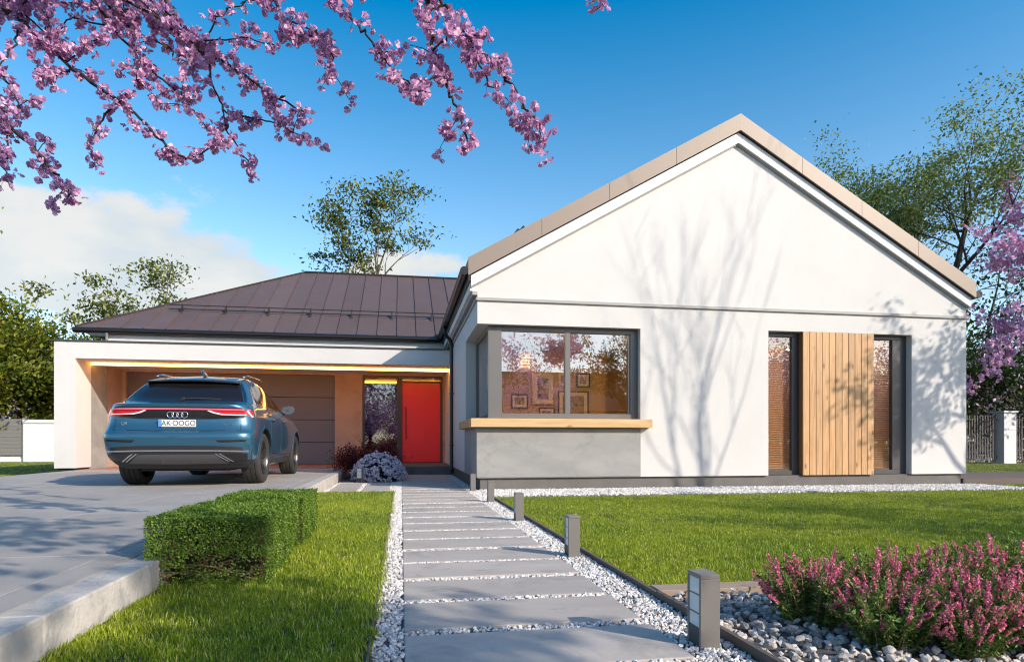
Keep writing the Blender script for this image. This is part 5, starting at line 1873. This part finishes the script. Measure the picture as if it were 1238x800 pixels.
# short side spurs
sp_sites = []
for c in list(sites):
    if rnd.random() < .16:
        d = Vector((rnd.gauss(0, 1), rnd.gauss(0, 1), rnd.gauss(-.1, .8))).normalized()
        ln = rnd.uniform(.06, .2)
        e_ = c + d * ln
        mb.tube([c, c.lerp(e_, .5) + Vector((0, 0, .01)), e_], [.0035, .003, .0015], 4, cap=False)
        for k in range(int(ln / .02)):
            sp_sites.append(c.lerp(e_, rnd.uniform(.3, 1.05)))
allp = []
for c in sites + sp_sites:
    n = rnd.choice((1, 2, 2, 3))
    d = Vector((rnd.gauss(0, 1), rnd.gauss(0, 1), rnd.gauss(-.35, .8))).normalized() * rnd.uniform(.015, .05)
    for k in range(n):
        f = c + d + Vector((rnd.gauss(0, .016), rnd.gauss(0, .016), rnd.gauss(0, .014)))
        allp.append(f)
        if rnd.random() < .35:
            mb.tube([c, f], [.0012, .001], 3, cap=False)
# thinner blossom on the part of the crown above the picture
for q in limbpts:
    if q.z > 4.0:
        for k in range(26):
            allp.append(q + Vector((rnd.gauss(0, .28), rnd.gauss(0, .28), abs(rnd.gauss(.12, .25)))))
mb.build('trunk', M['bark_dark'], ch, smooth=True)
P = np.array([tuple(q) for q in allp])
V, F = flowers_np(rg, P, .0255, 8)
link('blossom', np_mesh('blossom', V, F), M['blossom'], ch)
S_ = np.array([tuple(q) for q in rnd.sample(sites, len(sites) // 9)])
V, F = leaves_np(rg, S_, .05, .2, .35)
link('young_leaves', np_mesh('young_leaves', V, F), M['leaf_roof'], ch)

# cherry overhead behind the viewpoint: it dapples the drive and shows in the window panes
tree('cherry_tree', 'pink flowering cherry behind the viewpoint seen only as reflection and dappled shade', (1.65, -1.6, -.03), 12, 7.0, .15, M['blossom'], 13000, .065,
     M['bark_dark'], 4, 1.0, .0, .54, (3, 4), .66, .13, flower=True, crown='blossom', lean=(-.12, .1))
tree('cherry_tree', 'pink flowering cherry across the lawn mirrored in the tall narrow windows', (11.2, 0.2, -.03), 15, 6.2, .13, M['blossom'], 4000, .06,
     M['bark_dark'], 4, .9, .05, .28, (3, 4), .66, .14, flower=True, crown='blossom')
tree('cherry_tree', 'young sparse flowering cherry behind the viewpoint known only by its shade on the near lawn', (6.6, -4.3, -.03), 18, 6.0, .05, M['blossom'], 1500, .06,
     M['bark_dark'], 4, 1.0, .0, .72, (2, 3), .66, .12, flower=True, crown='blossom')
# leafless tree off to the right that throws its branches on the gable
tree('bare_tree', 'tall bare tree beyond the right edge casting branch shadows on the gable', (11.5, 4.6, -.03), 5, 10.8, .075, None, 0, .05, M['bark'], 4, .42, .35, .30, (2, 3), .66, wander=.09)
tree('leafy_tree', 'small leafy tree beyond the right edge shading the right house corner', (14.3, 6.4, -.03), 23, 7.9, .09, M['leaf_birch'], 5200, .12, M['bark'], 4, .6, .25, .4, (3, 4), .62, .12)
tree('street_tree', 'round green tree across the street mirrored in the right window pane', (13.5, -16, -.03), 31, 9, .22, M['leaf_tree'], 9000, .17, None, 4, .8, .1, .3)

# left: broad sunlit tree behind the gate
tree('broad_tree', 'broad bushy sunlit green tree behind the grey gate at far left', (-19.6, 33.5, -.05), 41, 11.6, .3, M['leaf_tree'], 70000, .23, None, 4, 1.0, .0, .16, (3, 4), .72, .40, nlimb=7, pads=(.5, .22, 1, .75))
tree('broad_tree', 'bushy sunlit green tree right of the far left one, touching the carport edge', (-15.8, 34.5, -.05), 44, 9.2, .3, M['leaf_tree'], 56000, .23, None, 4, 1.0, .0, .16, (3, 4), .72, .40, nlimb=7, pads=(.5, .22, 1, .75))
tree('garden_tree', 'light tree top showing over the left hip of the carport roof', (-10.5, 31, -.05), 43, 9.0, .2, M['leaf_roof'], 8000, .19, None, 4, .8, .1, .42, (2, 3), .64, .18, pads=(.42, .16, 0, .8))
tree('garden_tree', 'slender tree rising behind the ridge of the carport roof', (-1.5, 33, -.05), 114, 13.6, .17, M['leaf_roof'], 5200, .19, None, 4, .42, .25, .55, (2, 2), .64, .30, nlimb=3, pads=(.46, .15, 0, .62))
# right: two slender trees, dense dark trees, cherry, lilac
tree('slender_tree', 'tallest slender light green tree with forked trunk behind right roof slope', (16.5, 17.3, -.05), 103, 11.0, .15, M['leaf_birch'], 14000, .105, M['bark_dark'], 4, .6, .15, .54, (2, 3), .70, .16, nlimb=4, pads=(.30, .14, 0, .75))
tree('slender_tree', 'smaller slender light green tree left of the tall one behind right roof slope', (16.4, 19.6, -.05), 105, 10.2, .11, M['leaf_birch'], 10000, .105, M['bark_dark'], 4, .45, .2, .46, (2, 3), .66, .16, nlimb=4, pads=(.30, .14, 0, .8))
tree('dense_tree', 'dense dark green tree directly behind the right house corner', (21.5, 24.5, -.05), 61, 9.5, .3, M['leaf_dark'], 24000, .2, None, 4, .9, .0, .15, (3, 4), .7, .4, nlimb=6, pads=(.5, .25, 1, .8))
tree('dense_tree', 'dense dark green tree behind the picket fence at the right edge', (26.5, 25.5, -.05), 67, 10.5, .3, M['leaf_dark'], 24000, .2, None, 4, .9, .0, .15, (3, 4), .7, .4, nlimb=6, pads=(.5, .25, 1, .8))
tree('cherry_tree', 'pink flowering cherry whose branches reach in from the right edge', (19.2, 14.2, -.03), 71, 9.4, .15, M['blossom'], 9000, .08, M['bark_dark'], 4, .95, .08, .42, (3, 4), .68, .10, flower=True, crown='blossom', lean=(-.1, 0))
tree('lilac_bush', 'greyish lilac twiggy bush above the picket fence at right', (24.4, 23.0, -.05), 73, 4.4, .06, M['lilac'], 5200, .16, M['twig'], 4, .9, .0, .12, (3, 4), .7, .14, cat='bush', stems=3)
tree('lilac_bush', 'greyish lilac bush low behind the grey gate at far left', (-17.0, 31.4, -.05), 79, 3.3, .06, M['lilac'], 3500, .16, M['twig'], 3, .9, .0, .12, (3, 4), .7, .16, cat='bush', stems=3)

# trees that only the window panes mirror
mt = tree('mirrored_tree', 'leafy green tree across the street seen only mirrored in the panes', (-7, -17, -.03), 83, 8.5, .2, M['leaf_tree'], 9000, .2, None, 4, .9, .0, .18, (3, 4), .68, .3, nlimb=5, firstlev=2, group='trees across the street')
for (x_, y_, a_) in ((17.5, -19, 1), (23, -16, 2.2), (29, -14, 3.1), (36, -12, 4), (-15, -15, 5), (1, -28, .5), (11, -30, 1.7), (20, -27, 2.9)):
    c_ = copy_tree(mt)
    c_.location = (x_, y_, -.03)
    c_.rotation_euler = (0, 0, a_)
ct = tree('cherry_tree', 'pink flowering cherry beside the street seen only mirrored in the panes', (-2.2, -9.5, -.03), 85, 6.0, .14, M['blossom'], 7000, .065, M['bark_dark'], 4, .9, .05, .24, (3, 4), .68, .15, flower=True, crown='blossom', group='cherries beside the street')
for (x_, y_, a_) in ((6.3, -11, 1.3), (14.6, -9.5, 2.9), (18.9, -9, 4.3), (24.5, -9.5, .4), (21.6, -12.5, 3.6), (28, -11, 1.1)):
    c_ = copy_tree(ct)
    c_.location = (x_, y_, -.03)
    c_.rotation_euler = (0, 0, a_)

# house across the street, seen only in the window reflections
t = thing('neighbour_house', 'brown tile roofed house across the street mirrored in the window', 'house', (7, -22, 0))
MB().box(0, 14, -26, -18, -.05, 2.8).build('wall', M['glow_tinted_wall'], t)
MB().prism([(-.5, -17.4, 2.75), (-.5, -22, 5.6), (-.5, -26.6, 2.75)], (15, 0, 0)).build('roof', M['tile_roof'], t)
MB().prism([(6.5, -17.0, 2.7), (9.5, -17.0, 2.7), (8, -17.0, 4.4)], (0, -4, 0)).build('gablet', M['tile_roof'], t)
for xx in (1.5, 5, 10.5):
    f_ = MB().box(xx, xx + 1.6, -18, -17.95, .9, 2.2).build('window', M['white'], t)
    MB().box(xx + .1, xx + 1.5, -17.95, -17.94, 1.0, 2.1).build('pane', M['car_glass'], f_)
for o in bpy.data.objects:
    if '_world' in o:
        del o['_world']
